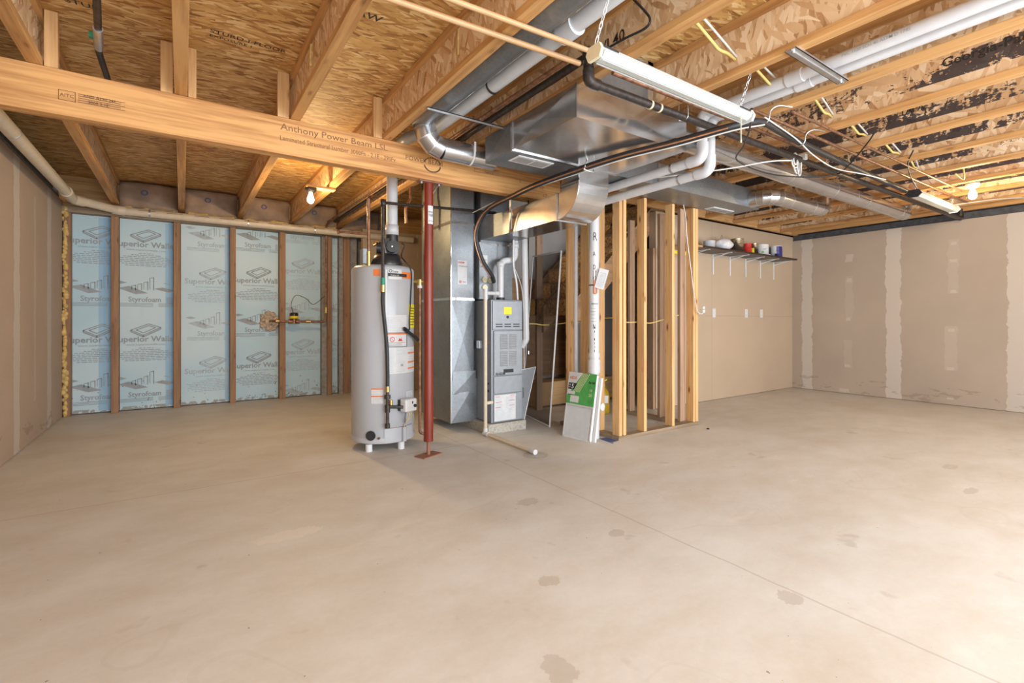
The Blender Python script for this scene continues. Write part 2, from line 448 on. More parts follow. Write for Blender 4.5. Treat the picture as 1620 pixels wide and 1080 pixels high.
_tc = {}
def textmesh(txt, size, bold=0.0, align='LEFT'):
    k = (txt, bold, align)
    if k not in _tc:
        cu = bpy.data.curves.new('t', 'FONT'); cu.body = txt; cu.size = 1; cu.resolution_u = 2; cu.align_x = align; cu.offset = bold
        o = bpy.data.objects.new('t', cu); C.objects.link(o)
        dg = bpy.context.evaluated_depsgraph_get(); me = o.evaluated_get(dg).to_mesh()
        vs = [tuple(v.co) for v in me.vertices]; fs = [tuple(p.vertices) for p in me.polygons]
        o.evaluated_get(dg).to_mesh_clear()
        bpy.data.objects.remove(o); bpy.data.curves.remove(cu); _tc[k] = (vs, fs)
    vs, fs = _tc[k]
    return [(x * size, y * size) for x, y, _ in vs], fs
def put_text(mb, txt, size, org, ux, uy, bold=0, align='LEFT', sx=1):
    """flat lettering: org + ux*x + uy*y"""
    vs, fs = textmesh(txt, size, bold, align); o = Vector(org); ux = Vector(ux); uy = Vector(uy)
    mb.add([o + ux * (x * sx) + uy * y for x, y in vs], fs); return mb
def bar(mb, org, ux, uy, x0, x1, y0, y1):
    o = Vector(org); ux = Vector(ux); uy = Vector(uy)
    mb.add([o + ux * x + uy * y for x, y in ((x0, y0), (x1, y0), (x1, y1), (x0, y1))], [(0, 1, 2, 3)]); return mb
X, Y, Z = Vector((1, 0, 0)), Vector((0, 1, 0)), Vector((0, 0, 1))

# ================================================================== SETTING
XL, XR, YB, YS, YF = -1.10, 8.06, 7.38, 3.86, -2.3
struct('floor', MB().box(XL - .3, XR + .3, YF - 1.2, YB + .3, -.15, 0), 'floor')
struct('ceiling', MB().box(XL - .3, XR + .3, YF - .1, YB + .3, 2.724, 2.75), 'osb')
struct('wall_left', MB().box(XL - .1, XL, YF, 7.27, .005, 2.405), 'dw_l')
struct('wall_left_concrete', MB().box(XL - .3, XL - .1, YF, YB + .3, 0, 2.72), 'sill').name = 'wall_left_backing'
struct('wall_right', MB().box(XR, XR + .1, YF, YS, .005, 2.335), 'dw_r')
struct('wall_right_backing', MB().box(XR + .1, XR + .3, YF, YB + .3, 0, 2.72), 'sill')
struct('trim_1', MB().box(XR + .02, XR + .1, YF, YS, 2.335, 2.42), 'sill')
struct('trim_2', MB().box(XL - .1, XL - .03, YF, 7.27, 2.405, 2.47), 'sill')
struct('wall_back', MB().box(XL - .3, XR + .3, YB + .02, YB + .3, 0, 2.72), 'cwall')
struct('wall_alcove', MB().box(4.745, XR + .1, YS, YS + .1, .005, 2.40), 'dw_s')
struct('wall_front', MB().box(XL - .3, -.75, YF - .1, YF, 0, 2.72).box(5.95, XR + .3, YF - .1, YF, 0, 2.72).box(-.75, 5.95, YF - .1, YF, 2.25, 2.72), 'dw_g')
struct('wall_furnace', MB().box(2.16, 4.3, 7.0, 7.08, .005, 2.40), 'dw_s')
struct('wall_stair', MB().box(2.9, 6.6, 5.06, 5.14, .005, 2.6), 'dw_g')
# top plate, rim and kraft faced insulation above the foam wall
tp = MB().box(XL, 2.16, 7.22, 7.38, 2.285, 2.345)
struct('trim_3', tp, 'plate')

# ---- foam boards and their studs
studs = [(-1.09, -1.03), (-.68, -.612), (-.085, -.015), (.515, .58), (1.10, 1.175), (1.725, 1.79), (1.955, 2.05)]
names = ['in the left corner of the blue foam wall', 'first from the left corner in the blue foam wall', 'second from the left corner in the blue foam wall',
         'third from the left corner in the blue foam wall', 'left of the water meter on the foam wall', 'carrying the upright supply pipe right of the meter', 'last on the right of the foam wall, half behind the grey tank']
for i, (a, b) in enumerate(studs):
    single('timber_stud', MB().box(a, b, 7.24, 7.36, .0, 2.285), 'stud_old', 'brown weathered stud ' + names[i], 'stud', 'studs of the foam wall', bevel=.003)
for i, (a, b) in enumerate(((-1.03, -1.01), (-.012, .006), (1.08, 1.10), (1.175, 1.19), (1.65, 1.725), (1.90, 1.955), (2.05, 2.10))):
    pass
single('concrete_rib', MB().box(1.655, 1.722, 7.26, 7.379, 0, 2.285), 'cwall', 'narrow grey concrete rib beside the stud with the supply pipe', 'concrete rib')
single('concrete_rib', MB().box(1.895, 1.952, 7.26, 7.379, 0, 2.285), 'cwall', 'narrow grey concrete rib left of the last foam wall stud', 'concrete rib')
single('concrete_rib', MB().box(2.053, 2.155, 7.28, 7.379, 0, 2.285), 'cwall', 'wide grey concrete rib at the right end of the foam wall', 'concrete rib')
panels = [(-1.03, -.68, 0), (-.61, -.085, 1), (-.013, .515, 2), (.582, 1.10, 3), (1.178, 1.653, 4), (1.792, 1.893, 5)]
pl = ['narrow blue foam board in the left corner of the far wall', 'blue foam board with the clearest lettering, between first and second studs', 'pale blue foam board with a bright blue right edge in the wall middle',
      'pale blue foam board with the pipe hole at its right edge', 'blue foam board behind the black topped water meter', 'slim blue foam strip between the last two studs']
def fprint(mb, x, z, s=1.0, full=True):
    """one repeat of the printed foam wrapper, centre x, baseline z"""
    o = (x, 7.335, z)
    put_text(mb, 'Superior Walls', .094 * s, (x - .305 * s, 7.335, z), X, Z, .022, sx=1.0)
    put_text(mb, 'www.superiorwalls.com', .03 * s, (x, 7.335, z - .045), X, Z, 0, 'CENTER', 1.3)
    rr = random.Random(4)
    for k, wd in enumerate((.07, .14, .22, .27, .25, .27, .23, .2)):
        q = -wd
        while q < wd:
            L_ = .02 + rr.random() * .05; bar(mb, o, X, Z, q, min(wd, q + L_), -.082 - k * .021, -.074 - k * .021); q += L_ + .010
def logo(mb, x, z, s=1.0):
    """open tray drawing above the lettering"""
    a = [(-.17, 0), (.03, .085), (.17, .035), (-.03, -.075)]
    b = [(-.11, .0), (.03, .06), (.11, .032), (-.03, -.042)]
    P = lambda p, d=0: (x + p[0] * s, 7.335, z + (p[1] + d) * s)
    def line(p, q, wd=.005, d=0):
        p = Vector(P(p, d)); q = Vector(P(q, d)); t = (q - p).normalized(); n = Vector((-t.z, 0, t.x)) * wd
        mb.add([p - n, q - n, q + n, p + n], [(0, 1, 2, 3)])
    for L_ in (a, b):
        for i in range(4): line(L_[i], L_[(i + 1) % 4])
    line(a[0], a[3], .007, -.022); line(a[3], a[2], .007, -.022); line(a[0], (a[0][0], -.022)); line(a[3], (a[3][0], a[3][1] - .022)); line(a[2], (a[2][0], a[2][1] - .022))
def skyline(mb, x, z, s=1.0):
    """drawing of boards and steps over the second word"""
    q = lambda pts: mb.add([(x + a * s, 7.335, z + b * s) for a, b in pts], [tuple(range(len(pts)))])
    q([(-.27, .10), (-.10, .03), (.02, .045), (-.16, .125)]); q([(.08, .10), (.22, .06), (.30, .085), (.16, .12)])
    for k, h in enumerate((.13, .15, .175, .23)):
        a = -.14 + k * .058
        q([(a, .09), (a + .006, .09), (a + .006, h), (a, h)]); q([(a + .035, .08), (a + .045, .08), (a + .045, h + .01), (a + .035, h + .01)]); q([(a, h), (a + .006, h - .006), (a + .045, h + .004), (a + .04, h + .012)])
    q([(-.30, .17), (-.24, .15), (-.18, .165), (-.24, .185)]); q([(.17, .17), (.24, .15), (.24, .155), (.18, .175)])
    put_text(mb, 'Styrofoam', .085 * s, (x - .17 * s, 7.335, z - .06), X, Z, .012, sx=.9)
    for k in range(6): bar(mb, (x, 7.335, z), X, Z, .20, .31, -.01 - k * .013, -.004 - k * .013)
    for k in range(3): bar(mb, (x, 7.335, z), X, Z, -.28, .07, -.085 - k * .016, -.079 - k * .016)
    for k in range(3): bar(mb, (x, 7.335, z), X, Z, .12, .31, -.085 - k * .016, -.079 - k * .016)
def clip(mb, x0, x1, z0, z1):
    """cut the flat print at the edges of its board"""
    out = MB()
    for f in mb.f:
        P = [mb.v[i] for i in f]
        for ax, lim, sg in ((0, x0, 1), (0, x1, -1), (2, z0, 1), (2, z1, -1)):
            Q = []
            for i in range(len(P)):
                a, b = P[i - 1], P[i]; da, db = sg * (a[ax] - lim), sg * (b[ax] - lim)
                if (da >= 0) != (db >= 0):
                    t = da / (da - db); Q.append(tuple(a[k] + (b[k] - a[k]) * t for k in range(3)))
                if db >= 0: Q.append(b)
            P = Q
            if len(P) < 3: break
        if len(P) >= 3: out.add(P, [tuple(range(len(P)))])
    mb.v, mb.f, mb.sm = out.v, out.f, out.sm
    return mb
for (a, b, i) in panels:
    ro = thing('foam_board', pl[i], 'foam board', ((a + b) / 2, 7.36, 0), 'foam boards between the studs')
    obj('board', MB().box(a + .002, b - .002, 7.34, 7.378, .012, 2.283), 'foam', ro)
    blue = {0: (-1.03, -.83), 1: (-.17, -.087), 2: (.462, .513)}.get(i)
    if blue: obj('blue_edge', MB().box(blue[0] if i else -.80, blue[1] if i else -.684, 7.3385, 7.341, .03, 2.27), 'foamb', ro)
    mb = MB()
    off = {0: -.79, 1: -.36, 2: .33, 3: .86, 4: 1.42, 5: 1.94}[i]
    zo = {0: 0, 1: 0, 2: -.42, 3: -.38, 4: -.22, 5: -.20}[i]
    for base in (1.96, .82):
        logo(mb, off, base + zo + .14, .85); fprint(mb, off, base + zo)
        skyline(mb, off, base + zo - .60)
    if zo: skyline(mb, off, 1.96 + zo + .54)
    clip(mb, a + .006, b - .006, .03, 2.27)
    obj('printing', mb, 'ink' if i in (0, 1, 3) else 'ink_f', ro)

# crumbly yellow foam in the left corner
mb = MB(); random.seed(3)
for k in range(110):
    z = .02 + k * .0213; r = .012 + random.random() * .016
    mb.lathe([(.001, -r), (r * .8, -r * .9), (r, 0), (r * .8, r * .9), (.001, r * 1.4)], (-1.078 + random.uniform(-.012, .014), 7.255 + random.uniform(-.02, .0), z), 8)
single('foam_sealant', mb, 'foamy', 'crumbly yellow foam sealant running up the left corner', 'sealant', kind='stuff')

# insulation in the rim bays above the foam wall
random.seed(5)
JL = [-.67 + .633 * k for k in range(14)]       # left edges of the joists
JW = .063
def batt(x0, x1, label):
    ro = thing('insulation_batt', label, 'insulation', ((x0 + x1) / 2, 7.2, 2.37), 'kraft faced insulation batts over the foam wall')
    nx, nz = 10, 6; vs = []; fs = []
    for j in range(nz + 1):
        for i in range(nx + 1):
            u, v = i / nx, j / nz
            d = .06 * math.sin(PI * min(1, u * 1.0)) * (.6 + .4 * math.sin(PI * v)) + random.uniform(-.012, .012)
            vs.append((x0 + (x1 - x0) * u, 7.24 - d, 2.40 + .30 * v))
    for j in range(nz):
        for i in range(nx): a = j * (nx + 1) + i; fs.append((a, a + 1, a + nx + 2, a + nx + 1))
    n0 = len(vs)
    vs += [(x0, 7.36, 2.40), (x1, 7.36, 2.40), (x1, 7.36, 2.70), (x0, 7.36, 2.70)]
    a, b, c, d = 0, nx, nz * (nx + 1) + nx, nz * (nx + 1)
    fs += [(n0 + 3, n0 + 2, n0 + 1, n0)]
    fs += [tuple(list(range(nx, -1, -1)) + [n0, n0 + 1])]
    fs += [tuple([nz * (nx + 1) + i for i in range(nx + 1)] + [n0 + 2, n0 + 3])]
    fs += [tuple([j * (nx + 1) for j in range(nz + 1)] + [n0 + 3, n0])[::1], tuple([j * (nx + 1) + nx for j in range(nz, -1, -1)] + [n0 + 1, n0 + 2])]
    obj('kraft_facing', MB().add(vs, fs, True), 'kraft', ro)
    m = MB(); k = 9
    pts = [(x0 + .03 + (x1 - x0 - .06) * i / k, 7.215 + random.uniform(-.02, .02), 2.385 + random.uniform(-.012, .02)) for i in range(k + 1)]
    m.tube(smooth(pts, 3), .024, n=7); obj('fibre_edge', m, 'foamy', ro)
    m = MB(); put_text(m, 'O', .09, ((x0 + x1) / 2 - .08, 7.163, 2.55), X, Z, .02); obj('stamp', m, 'blue', ro)
for k, lb in ((0, 'first bay beside the left corner'), (1, 'second bay from the left corner'), (2, 'third bay from the left corner'), (3, 'bay with the lit bulb'), (4, 'bay behind the grey tank')):
    batt(JL[k] + JW + .004 if k >= 0 else XL, JL[k + 1] - .004, 'wrinkled brown kraft insulation in the %s' % lb)
single('rim_board', MB().box(XL - .05, 6, 7.362, 7.398, 2.36, 2.72), 'lum_x', 'flake rim board closing the joist ends over the foam wall', 'rim board')

# ---- joists
ordn = ['first', 'second', 'third', 'fourth', 'fifth', 'sixth', 'seventh', 'eighth', 'ninth', 'tenth', 'eleventh', 'twelfth', 'thirteenth', 'fourteenth']
WH = {0: 'through the top left corner of the picture', 1: 'running straight away from the viewer', 2: 'with a foam drip on its web', 3: 'left of the long round duct', 4: 'above the left edge of the silver plenum',
      5: 'with the black cable clipped to it', 6: 'left of the pair of white vent pipes', 7: 'right of the pair of white vent pipes'}
def joist(k):
    y1 = 7.36 if k <= 4 else (3.80 if k >= 5 else 7.36)
    x0 = JL[k]; g = 'floor joists under the flake board ceiling'
    lb = 'wooden I joist %s, %s from the left wall' % (WH.get(k, 'over the right side of the room'), ordn[k])
    ro = thing('joist', lb, 'joist', (x0 + JW / 2, 0, 2.42), g)
    obj('bottom_flange', MB().box(x0, x0 + JW, YF + .02, y1, 2.42, 2.460), 'lum_y', ro, bevel=.003)
    obj('top_flange', MB().box(x0, x0 + JW, YF + .02, y1, 2.682, 2.722), 'lum_y', ro)
    obj('web', MB().box(x0 + JW / 2 - .006, x0 + JW / 2 + .006, YF + .02, y1, 2.458, 2.684), 'web_ink' if k >= 7 else 'web', ro)
    return ro
J = [joist(k) for k in range(14)]
single('rim_joist', MB().box(7.93, 7.97, YF + .02, 3.80, 2.42, 2.722), 'lum_y', 'solid timber rim joist along the top of the right wall', 'joist')
mb = MB()
xw = lambda k: JL[k] + JW / 2 - .0075
def webtext(k, y, z, txt, s, bold=.01):
    m = MB(); put_text(m, txt, s, (xw(k), y, z), -Y, Z, bold); obj('printed_mark', m, 'inkb', J[k])
webtext(6, 2.05, 2.53, 'Georgia-Pacific', .075)
webtext(7, .95, 2.60, 'Georgia-Pacific', .075)
webtext(8, 1.35, 2.60, 'TAPA', .06)
webtext(4, 1.95, 2.53, 'WI 40', .085)
# foam drips on the web
m = MB().tube(smooth([(xw(2) - .002, 2.96, 2.672), (xw(2) - .004, 2.965, 2.62), (xw(2) - .003, 2.97, 2.55)], 4), .009, n=7); obj('foam_drip', m, 'foamy', J[2])
m = MB().tube(smooth([(xw(3) - .002, 2.35, 2.672), (xw(3) - .004, 2.353, 2.60), (xw(3) - .003, 2.356, 2.53)], 4), .006, n=7); obj('foam_drip', m, 'foamy', J[3])
# header at the alcove
single('header_joist', MB().box(2.57, XR + .08, 3.805, 3.845, 2.42, 2.722), 'lum_x', 'wooden header across the joist ends above the alcove wall', 'header')
# squash blocks on the beam
blk = [(-.603, -.548, 'upright wood block on the beam beside the first joist'), (-.105, -.044, 'upright wood block on the beam, left of the straight joist'), (.03, .072, 'narrow upright wood block on the beam, right of the straight joist'),
       (.520, .592, 'upright wood block on the beam left of the third joist'), (1.16, 1.226, 'upright wood block on the beam near the round duct elbow')]
for a, b, lb in blk:
    single('squash_block', MB().box(a, b, 3.50, 3.538, 2.422, 2.722), 'lum_z', lb, 'wood block', 'squash blocks standing on the beam', bevel=.003)

# ---- laminated beam
beam = thing('support_beam', 'long laminated timber beam crossing the left ceiling on a red post', 'beam', (1.0, 3.53, 2.18))
obj('timber', MB().box(XL - .02, 2.93, 3.49, 3.58, 2.175, 2.418), 'beam', beam, bevel=.003)
m = MB(); yb = 3.4885
put_text(m, 'Anthony Power Beam LSL', .062, (.535, yb, 2.335), X, Z, .0, sx=1.1); put_text(m, 'Laminated Structural Lumber 3000Fb - 2.1E - 290Fv', .045, (.53, yb, 2.265), X, Z, .0, sx=.84)
put_text(m, 'POWER BEAM', .05, (1.40, yb, 2.30), X, Z, 0); 
for cx_, cz_, r_ in ((1.62, 2.29, .055),):
    for q in range(28):
        a = PI * (.05 + .9 * q / 28); 
        for s_ in (1, -1):
            if s_ > 0 and q % 3 == 0: continue
            c0 = Vector((cx_ + r_ * 1.25 * math.cos(a), yb, cz_ + s_ * r_ * math.sin(a)))
            m.add([c0, c0 + X * .008, c0 + X * .008 + Z * .012, c0 + Z * .012], [(0, 1, 2, 3)])
obj('stamp', m, 'inkbr', beam)
m = MB()
def frame(m, x0, x1, z0, z1, t=.003):
    o = (0, yb, 0)
    bar(m, o, X, Z, x0, x1, z0, z0 + t); bar(m, o, X, Z, x0, x1, z1 - t, z1); bar(m, o, X, Z, x0, x0 + t, z0, z1); bar(m, o, X, Z, x1 - t, x1, z0, z1)
for bx, bz, s in ((-.545, 2.255, 1.0), (2.0, 2.31, .9)):
    frame(m, bx, bx + .07 * s, bz, bz + .055 * s); put_text(m, 'AITC', .026 * s, (bx + .006, yb, bz + .02), X, Z, .01)
    for q in range(5): bar(m, (bx, yb, bz), X, Z, .08 * s, (.28 - .02 * (q % 2)) * s, .004 + q * .011, .0075 + q * .011)
    put_text(m, 'ANSI A190 24F', .022 * s, (bx + .10 * s, yb, bz + .038 * s), X, Z, .01); put_text(m, '3000 2.1E', .022 * s, (bx + .12 * s, yb, bz + .008), X, Z, .01)
put_text(m, '0', .05, (2.46, yb, 2.29), X, Z, 0, sx=.6); put_text(m, '19', .05, (2.68, yb, 2.27), X, Z, 0); put_text(m, '17', .05, (2.72, yb, 2.2), X, Z, 0)
obj('grade_mark', m, 'inkbr', beam)

# stamps on the subfloor
def sub(txt, x, y, s, lab):
    m = MB(); put_text(m, txt, s, (x, y, 2.7225), -Y, -X, .02)
    single('floor_stamp', m, 'inkb', lab, 'printed stamp')
m = MB(); put_text(m, 'STURD-I-FLOOR', .055, (.13, 3.25, 2.7228), X, -Y, .004); put_text(m, 'EXPOSURE 1', .04, (.13, 3.30, 2.7228), X, -Y, .004); single('printed_stamp', m, 'inkb', 'black printed stamp on the flake board just over the beam, second bay', 'printed stamp')
m = MB(); put_text(m, 'APA', .12, (.18, 2.27, 2.7228), X, -Y, .004); put_text(m, '24 oc', .06, (.30, 2.35, 2.7228), X, -Y, .004); single('printed_stamp', m, 'inkb', 'black printed letters on the flake board left of the third joist', 'printed stamp')
m = MB(); put_text(m, 'TAW', .08, (.72, 2.62, 2.7228), X, -Y, .01); single('printed_stamp', m, 'inkb', 'small black stamp on the flake board right of the third joist', 'printed stamp')
m = MB(); put_text(m, 'STUD', .06, (-.50, 3.36, 2.7228), X, -Y, .01); single('printed_stamp', m, 'inkb', 'small black stamp on the flake board right of the first joist', 'printed stamp')

# ================================================================== RED POST
post = thing('steel_post', 'red painted steel jack post under the beam on a rusty plate', 'post', (1.62, 3.57, 0))
PX, PY = 1.625, 3.565
obj('tube', MB().cyl((PX, PY, .115), (PX, PY, 2.165), .0385, n=32), 'red', post)
obj('screw', MB().cyl((PX, PY, .008), (PX, PY, .12), .0145, n=16), 'rust', post)
obj('base_plate', MB().box(-.1, .1, -.055, .055, 0, .008).xf(Matrix.Translation((PX, PY, 0)) @ Matrix.Rotation(.35, 4, 'Z')), 'rust', post)
obj('top_plate', MB().box(PX - .10, PX + .10, PY - .06, PY + .01, 2.165, 2.174), 'rust', post)
for sx in (-1, 1): obj('bolt', MB().cyl((PX + sx * .075, PY - .035, 2.150), (PX + sx * .075, PY - .035, 2.166), .010, n=8), 'strap', post)
def cyl_patch(cx, cy, r, a0, a1, z0, z1, n=10):
    m = MB(); vs = []
    for i in range(n + 1):
        a = a0 + (a1 - a0) * i / n
        vs += [(cx + r * math.cos(a), cy + r * math.sin(a), z0), (cx + r * math.cos(a), cy + r * math.sin(a), z1)]
    return m.add(vs, [(2 * i, 2 * i + 2, 2 * i + 3, 2 * i + 1) for i in range(n)], True)
pa = math.atan2(-PY, -PX)
lab = obj('label', cyl_patch(PX, PY, .0392, pa - .1, pa + 1.15, 1.84, 1.985), 'label', post)
def cyl_text(m, cx, cy, r, a0, z, txt, s, bold=0, sx=1):
    vs, fs = textmesh(txt, s, bold)
    m.add([(cx + r * math.cos(a0 + x * sx / r), cy + r * math.sin(a0 + x * sx / r), z + y) for x, y in vs], fs); return m
m = cyl_text(MB(), PX, PY, .0396, pa + .02, 1.90, 'TIGER', .028, .02, .55); cyl_text(m, PX, PY, .0396, pa + .02, 1.93, 'BRAND', .016, .02, .8); cyl_text(m, PX, PY, .0396, pa + .05, 1.86, 'JACK POST', .012, .01, .7)
obj('lettering', m, 'inkb', lab)

# ================================================================== WATER HEATER
HX, HY_, HR = 1.437, 4.086, .262
ha = math.atan2(-HY_, -HX)                     # angle facing the viewer
def hphi(px): return ha + math.asin(max(-1, min(1, (px - 606) / 48.5)))
def hz(v, d=3.935): return 1.08 + (506 - v) / 765 * d
wh = thing('water_heater', 'tall grey gas water heater with a black blower on top', 'water heater', (HX, HY_, 0))
obj('tank', MB().lathe([(.001, .062), (HR - .03, .062), (HR - .006, .075), (HR - .004, .10), (HR, .105), (HR, 1.50), (HR - .006, 1.516), (HR - .03, 1.535), (.001, 1.555)], (HX, HY_, 0), 64), 'heater', wh)
obj('base_ring', MB().lathe([(HR + .002, .075), (HR + .004, .08), (HR + .004, .112), (HR, .118)], (HX, HY_, 0), 64), 'heater', wh)
for a in (-.55, .75, 2.4, -2.6):
    obj('foot', MB().cyl((HX + .215 * math.cos(ha + a), HY_ + .215 * math.sin(ha + a), 0), (HX + .215 * math.cos(ha + a), HY_ + .215 * math.sin(ha + a), .062), .028, n=20), 'white', wh)
def hp(name, px0, px1, v0, v1, mat, dr=.0012, parent=None, arc=None):
    return obj(name, cyl_patch(HX, HY_, HR + dr, hphi(px0), hphi(px1), hz(v1), hz(v0), 14), mat, parent or wh)
obj('seam_highlight', MB().cyl((HX + (HR + .001) * math.cos(hphi(610)), HY_ + (HR + .001) * math.sin(hphi(610)), .20), (HX + (HR + .001) * math.cos(hphi(610)), HY_ + (HR + .001) * math.sin(hphi(610)), 1.49), .008, n=10), 'white', wh)  # panel seam, made white to stand for the highlight along it
hp('orange_band', 592, 602, 426, 436.5, 'orange'); hp('orange_band', 634, 648.3, 428, 438.5, 'orange')
hp('name_plate', 614, 633.5, 425, 441, 'label', .002)
hp('black_band', 613, 641, 431.5, 436.5, 'inkb', .003)
m = MB(); cyl_text(m, HX, HY_, HR + .0035, hphi(619.5), hz(430.2), 'State', .025, .012, 1.0); obj('lettering', m, 'inkb', wh)
m = MB(); cyl_text(m, HX, HY_, HR + .0042, hphi(617), hz(435.4), 'ProLine XE', .013, .012, 1.2); obj('lettering', m, 'label', wh)
m = MB(); a_ = hphi(617); c_ = Vector((HX + (HR + .0035) * math.cos(a_), HY_ + (HR + .0035) * math.sin(a_), hz(428))); t_ = Vector((-math.sin(a_), math.cos(a_), 0))
for q in range(20):
    a0, a1 = 2 * PI * q / 20, 2 * PI * (q + 1) / 20
    m.add([c_ + (t_ * math.cos(a) + Z * math.sin(a)) * r for a, r in ((a0, .008), (a1, .008), (a1, .013), (a0, .013))], [(0, 1, 2, 3)])
obj('emblem', m, 'inkb', wh)
# labels
l1 = hp('label', 609.5, 641, 498, 525, 'label')
m = MB()
def hlines(m, px0, px1, v0, v1, n, th=.0012, seed=1, r=HR + .0022):
    rnd = random.Random(seed)
    for k in range(n):
        z = hz(v0 + (v1 - v0) * (k + .5) / n); a0 = hphi(px0); a1 = hphi(px1 - rnd.random() * (px1 - px0) * .25)
        p = cyl_patch(HX, HY_, r, a0, a1, z - th, z + th, 6); m.add(p.v, p.f)
hlines(m, 611, 639, 501, 524, 9); obj('print', m, 'ink_f', l1)
l2 = hp('warning_label', 609.5, 641.5, 527, 549, 'label')
obj('orange_stripe', cyl_patch(HX, HY_, HR + .0022, hphi(610), hphi(641), hz(529.5), hz(527.5)), 'orange', l2)
m = MB()
for a, b, c, d in ((609.5, 641.5, 526.4, 527.4), (609.5, 641.5, 548.4, 549.2), (609.5, 610.3, 526.4, 549), (641, 641.8, 526.4, 549)):
    p = cyl_patch(HX, HY_, HR + .0024, hphi(a), hphi(b), hz(d), hz(c)); m.add(p.v, p.f)
hlines(m, 611, 639, 541, 547.5, 3); obj('border', m, 'inkb', l2)
m = MB()
def sector(m, px, v, pts, s):
    a = hphi(px); c = Vector((HX + (HR + .003) * math.cos(a), HY_ + (HR + .003) * math.sin(a), hz(v))); t = Vector((-math.sin(a), math.cos(a), 0))
    m.add([c + t * x * s + Z * y * s for x, y in pts], [tuple(range(len(pts)))])
for q in range(20):
    a0, a1 = 2 * PI * q / 20, 2 * PI * (q + 1) / 20
    sector(m, 619.5, 537, [(math.cos(a0), math.sin(a0)), (math.cos(a1), math.sin(a1)), (.75 * math.cos(a1), .75 * math.sin(a1)), (.75 * math.cos(a0), .75 * math.sin(a0))], .021)
sector(m, 619.5, 537, [(-.65, .55), (-.55, .65), (.65, -.55), (.55, -.65)], .021)
sector(m, 631, 537, [(-1.1, -.7), (1.1, -.7), (.9, -.1), (.4, 0), (.7, .7), (.1, .1), (-.3, .45), (-.5, -.1)], .021)
obj('pictogram', m, 'redp', l2)
l3 = hp('instruction_label', 609.5, 655, 550.5, 592, 'label')
m = MB(); hlines(m, 611, 622.5, 552, 590, 17, seed=3); hlines(m, 625, 640, 552, 576, 11, seed=4); hlines(m, 625, 640, 580, 590, 4, seed=6); hlines(m, 644, 652, 553, 590, 10, .002, 5); obj('print', m, 'ink_f', l3)
m = MB()
for v in (560, 575, 585):
    p = cyl_patch(HX, HY_, HR + .003, hphi(643), hphi(654.3), hz(v + 1.2), hz(v - 1.2), 4); m.add(p.v, p.f)
obj('orange_stripe', m, 'orange', l3)
m = cyl_text(MB(), HX, HY_, HR + .003, hphi(632), hz(580), 'UL', .022, .02); obj('lettering', m, 'inkb', l3)
l4 = hp('yellow_label', 644.5, 655, 480, 519, 'yellow', .0024)
m = MB(); hlines(m, 646, 654.8, 484, 516, 7, .003, 8, HR + .0034); obj('print', m, 'inkb', l4)
l5 = hp('small_label', 589, 606, 614, 638, 'label')
m = MB()
for v in (615, 626.5): obj('orange_stripe', cyl_patch(HX, HY_, HR + .002, hphi(589), hphi(606), hz(v + 1), hz(v - 1), 4), 'orange', l5)
m = MB(); hlines(m, 591, 604, 618, 625, 3); hlines(m, 591, 604, 629, 637, 4); obj('print', m, 'ink_f', l5)
l6 = hp('small_label', 641, 651, 623, 633, 'label', .001); m = MB(); hlines(m, 642, 650.5, 624, 633, 5, .002); obj('print', m, 'ink', l6)
hp('small_label', 653, 656, 664, 678, 'label', .001)
# access door and sleeve, drain disc
obj('access_cover', cyl_patch(HX, HY_, HR + .006, hphi(608), hphi(649), hz(701), hz(677.5), 14), 'heater', wh)
obj('cover_seam', cyl_patch(HX, HY_, HR + .0065, hphi(608), hphi(649), hz(678.2), hz(677.5), 14), 'rust', wh)
def hpt(px, v, out=0):
    a = hphi(px); return Vector((HX + (HR + out) * math.cos(a), HY_ + (HR + out) * math.sin(a), hz(v)))
obj('cable_sleeve', MB().cyl(hpt(635.5, 678, .018), hpt(635.5, 701, .018), .018, n=16), 'heater', wh)
a_ = hphi(588.5); rd = Vector((math.cos(a_), math.sin(a_), 0))
c_ = hpt(588.5, 688.5)
obj('drain_cover', MB().cyl(c_, c_ + rd * .012, .039, n=32), 'blackpl', wh)
c2 = hpt(600.5, 692.5); obj('drain_stud', MB().cyl(c2, c2 + rd * .014, .009, n=12), 'copper', wh)
# gas valve
a_ = hphi(637); T = Vector((-math.sin(a_), math.cos(a_), 0)); R = Vector((math.cos(a_), math.sin(a_), 0))
def hbox(mb, c, wx, wy, wz):
    M4 = Matrix((( T.x, R.x, 0, c.x), (T.y, R.y, 0, c.y), (0, 0, 1, c.z), (0, 0, 0, 1)))
    b = MB().box(-wx / 2, wx / 2, -wy / 2, wy / 2, -wz / 2, wz / 2).xf(M4); mb.add(b.v, b.f); return mb
vc = Vector((HX, HY_, hz(645, 3.86))) + R * (HR + .055)
gv = obj('gas_valve', hbox(MB(), vc, .125, .075, .105), 'white', wh, bevel=.012)
obj('valve_knob', MB().cyl(vc + T * .035 + R * .036 - Z * .006, vc + T * .035 + R * .050 - Z * .006, .013, n=20), 'inkb', gv)
obj('valve_window', hbox(MB(), vc + T * .012 + R * .038 + Z * .022, .012, .002, .02), 'inkb', gv)
obj('valve_back', hbox(MB(), vc - R * .04, .13, .03, .09), 'blackpl', gv)
for i, (mt, dx) in enumerate((('blue', -.025), ('whcab', -.012), ('yelcab', .0), ('yelcab', .008))):
    p0 = vc + T * dx - Z * .05 + R * .0; p3 = hpt(635.5, 678, .018)
    obj('wire', MB().tube(smooth([p0, p0 - Z * .04 + T * (.02 if i % 2 else -.02) + R * .01, p3 + Z * .03 + R * .01, p3], 5), .0035, n=6), mt, gv)
d0 = vc + T * .06 - Z * .045; obj('drain_cock', MB().cyl(d0 - R * .05, d0 + R * .0, .011, n=12).cyl(d0 - T * .0, d0 + T * .03, .008, n=10), 'brass', wh)
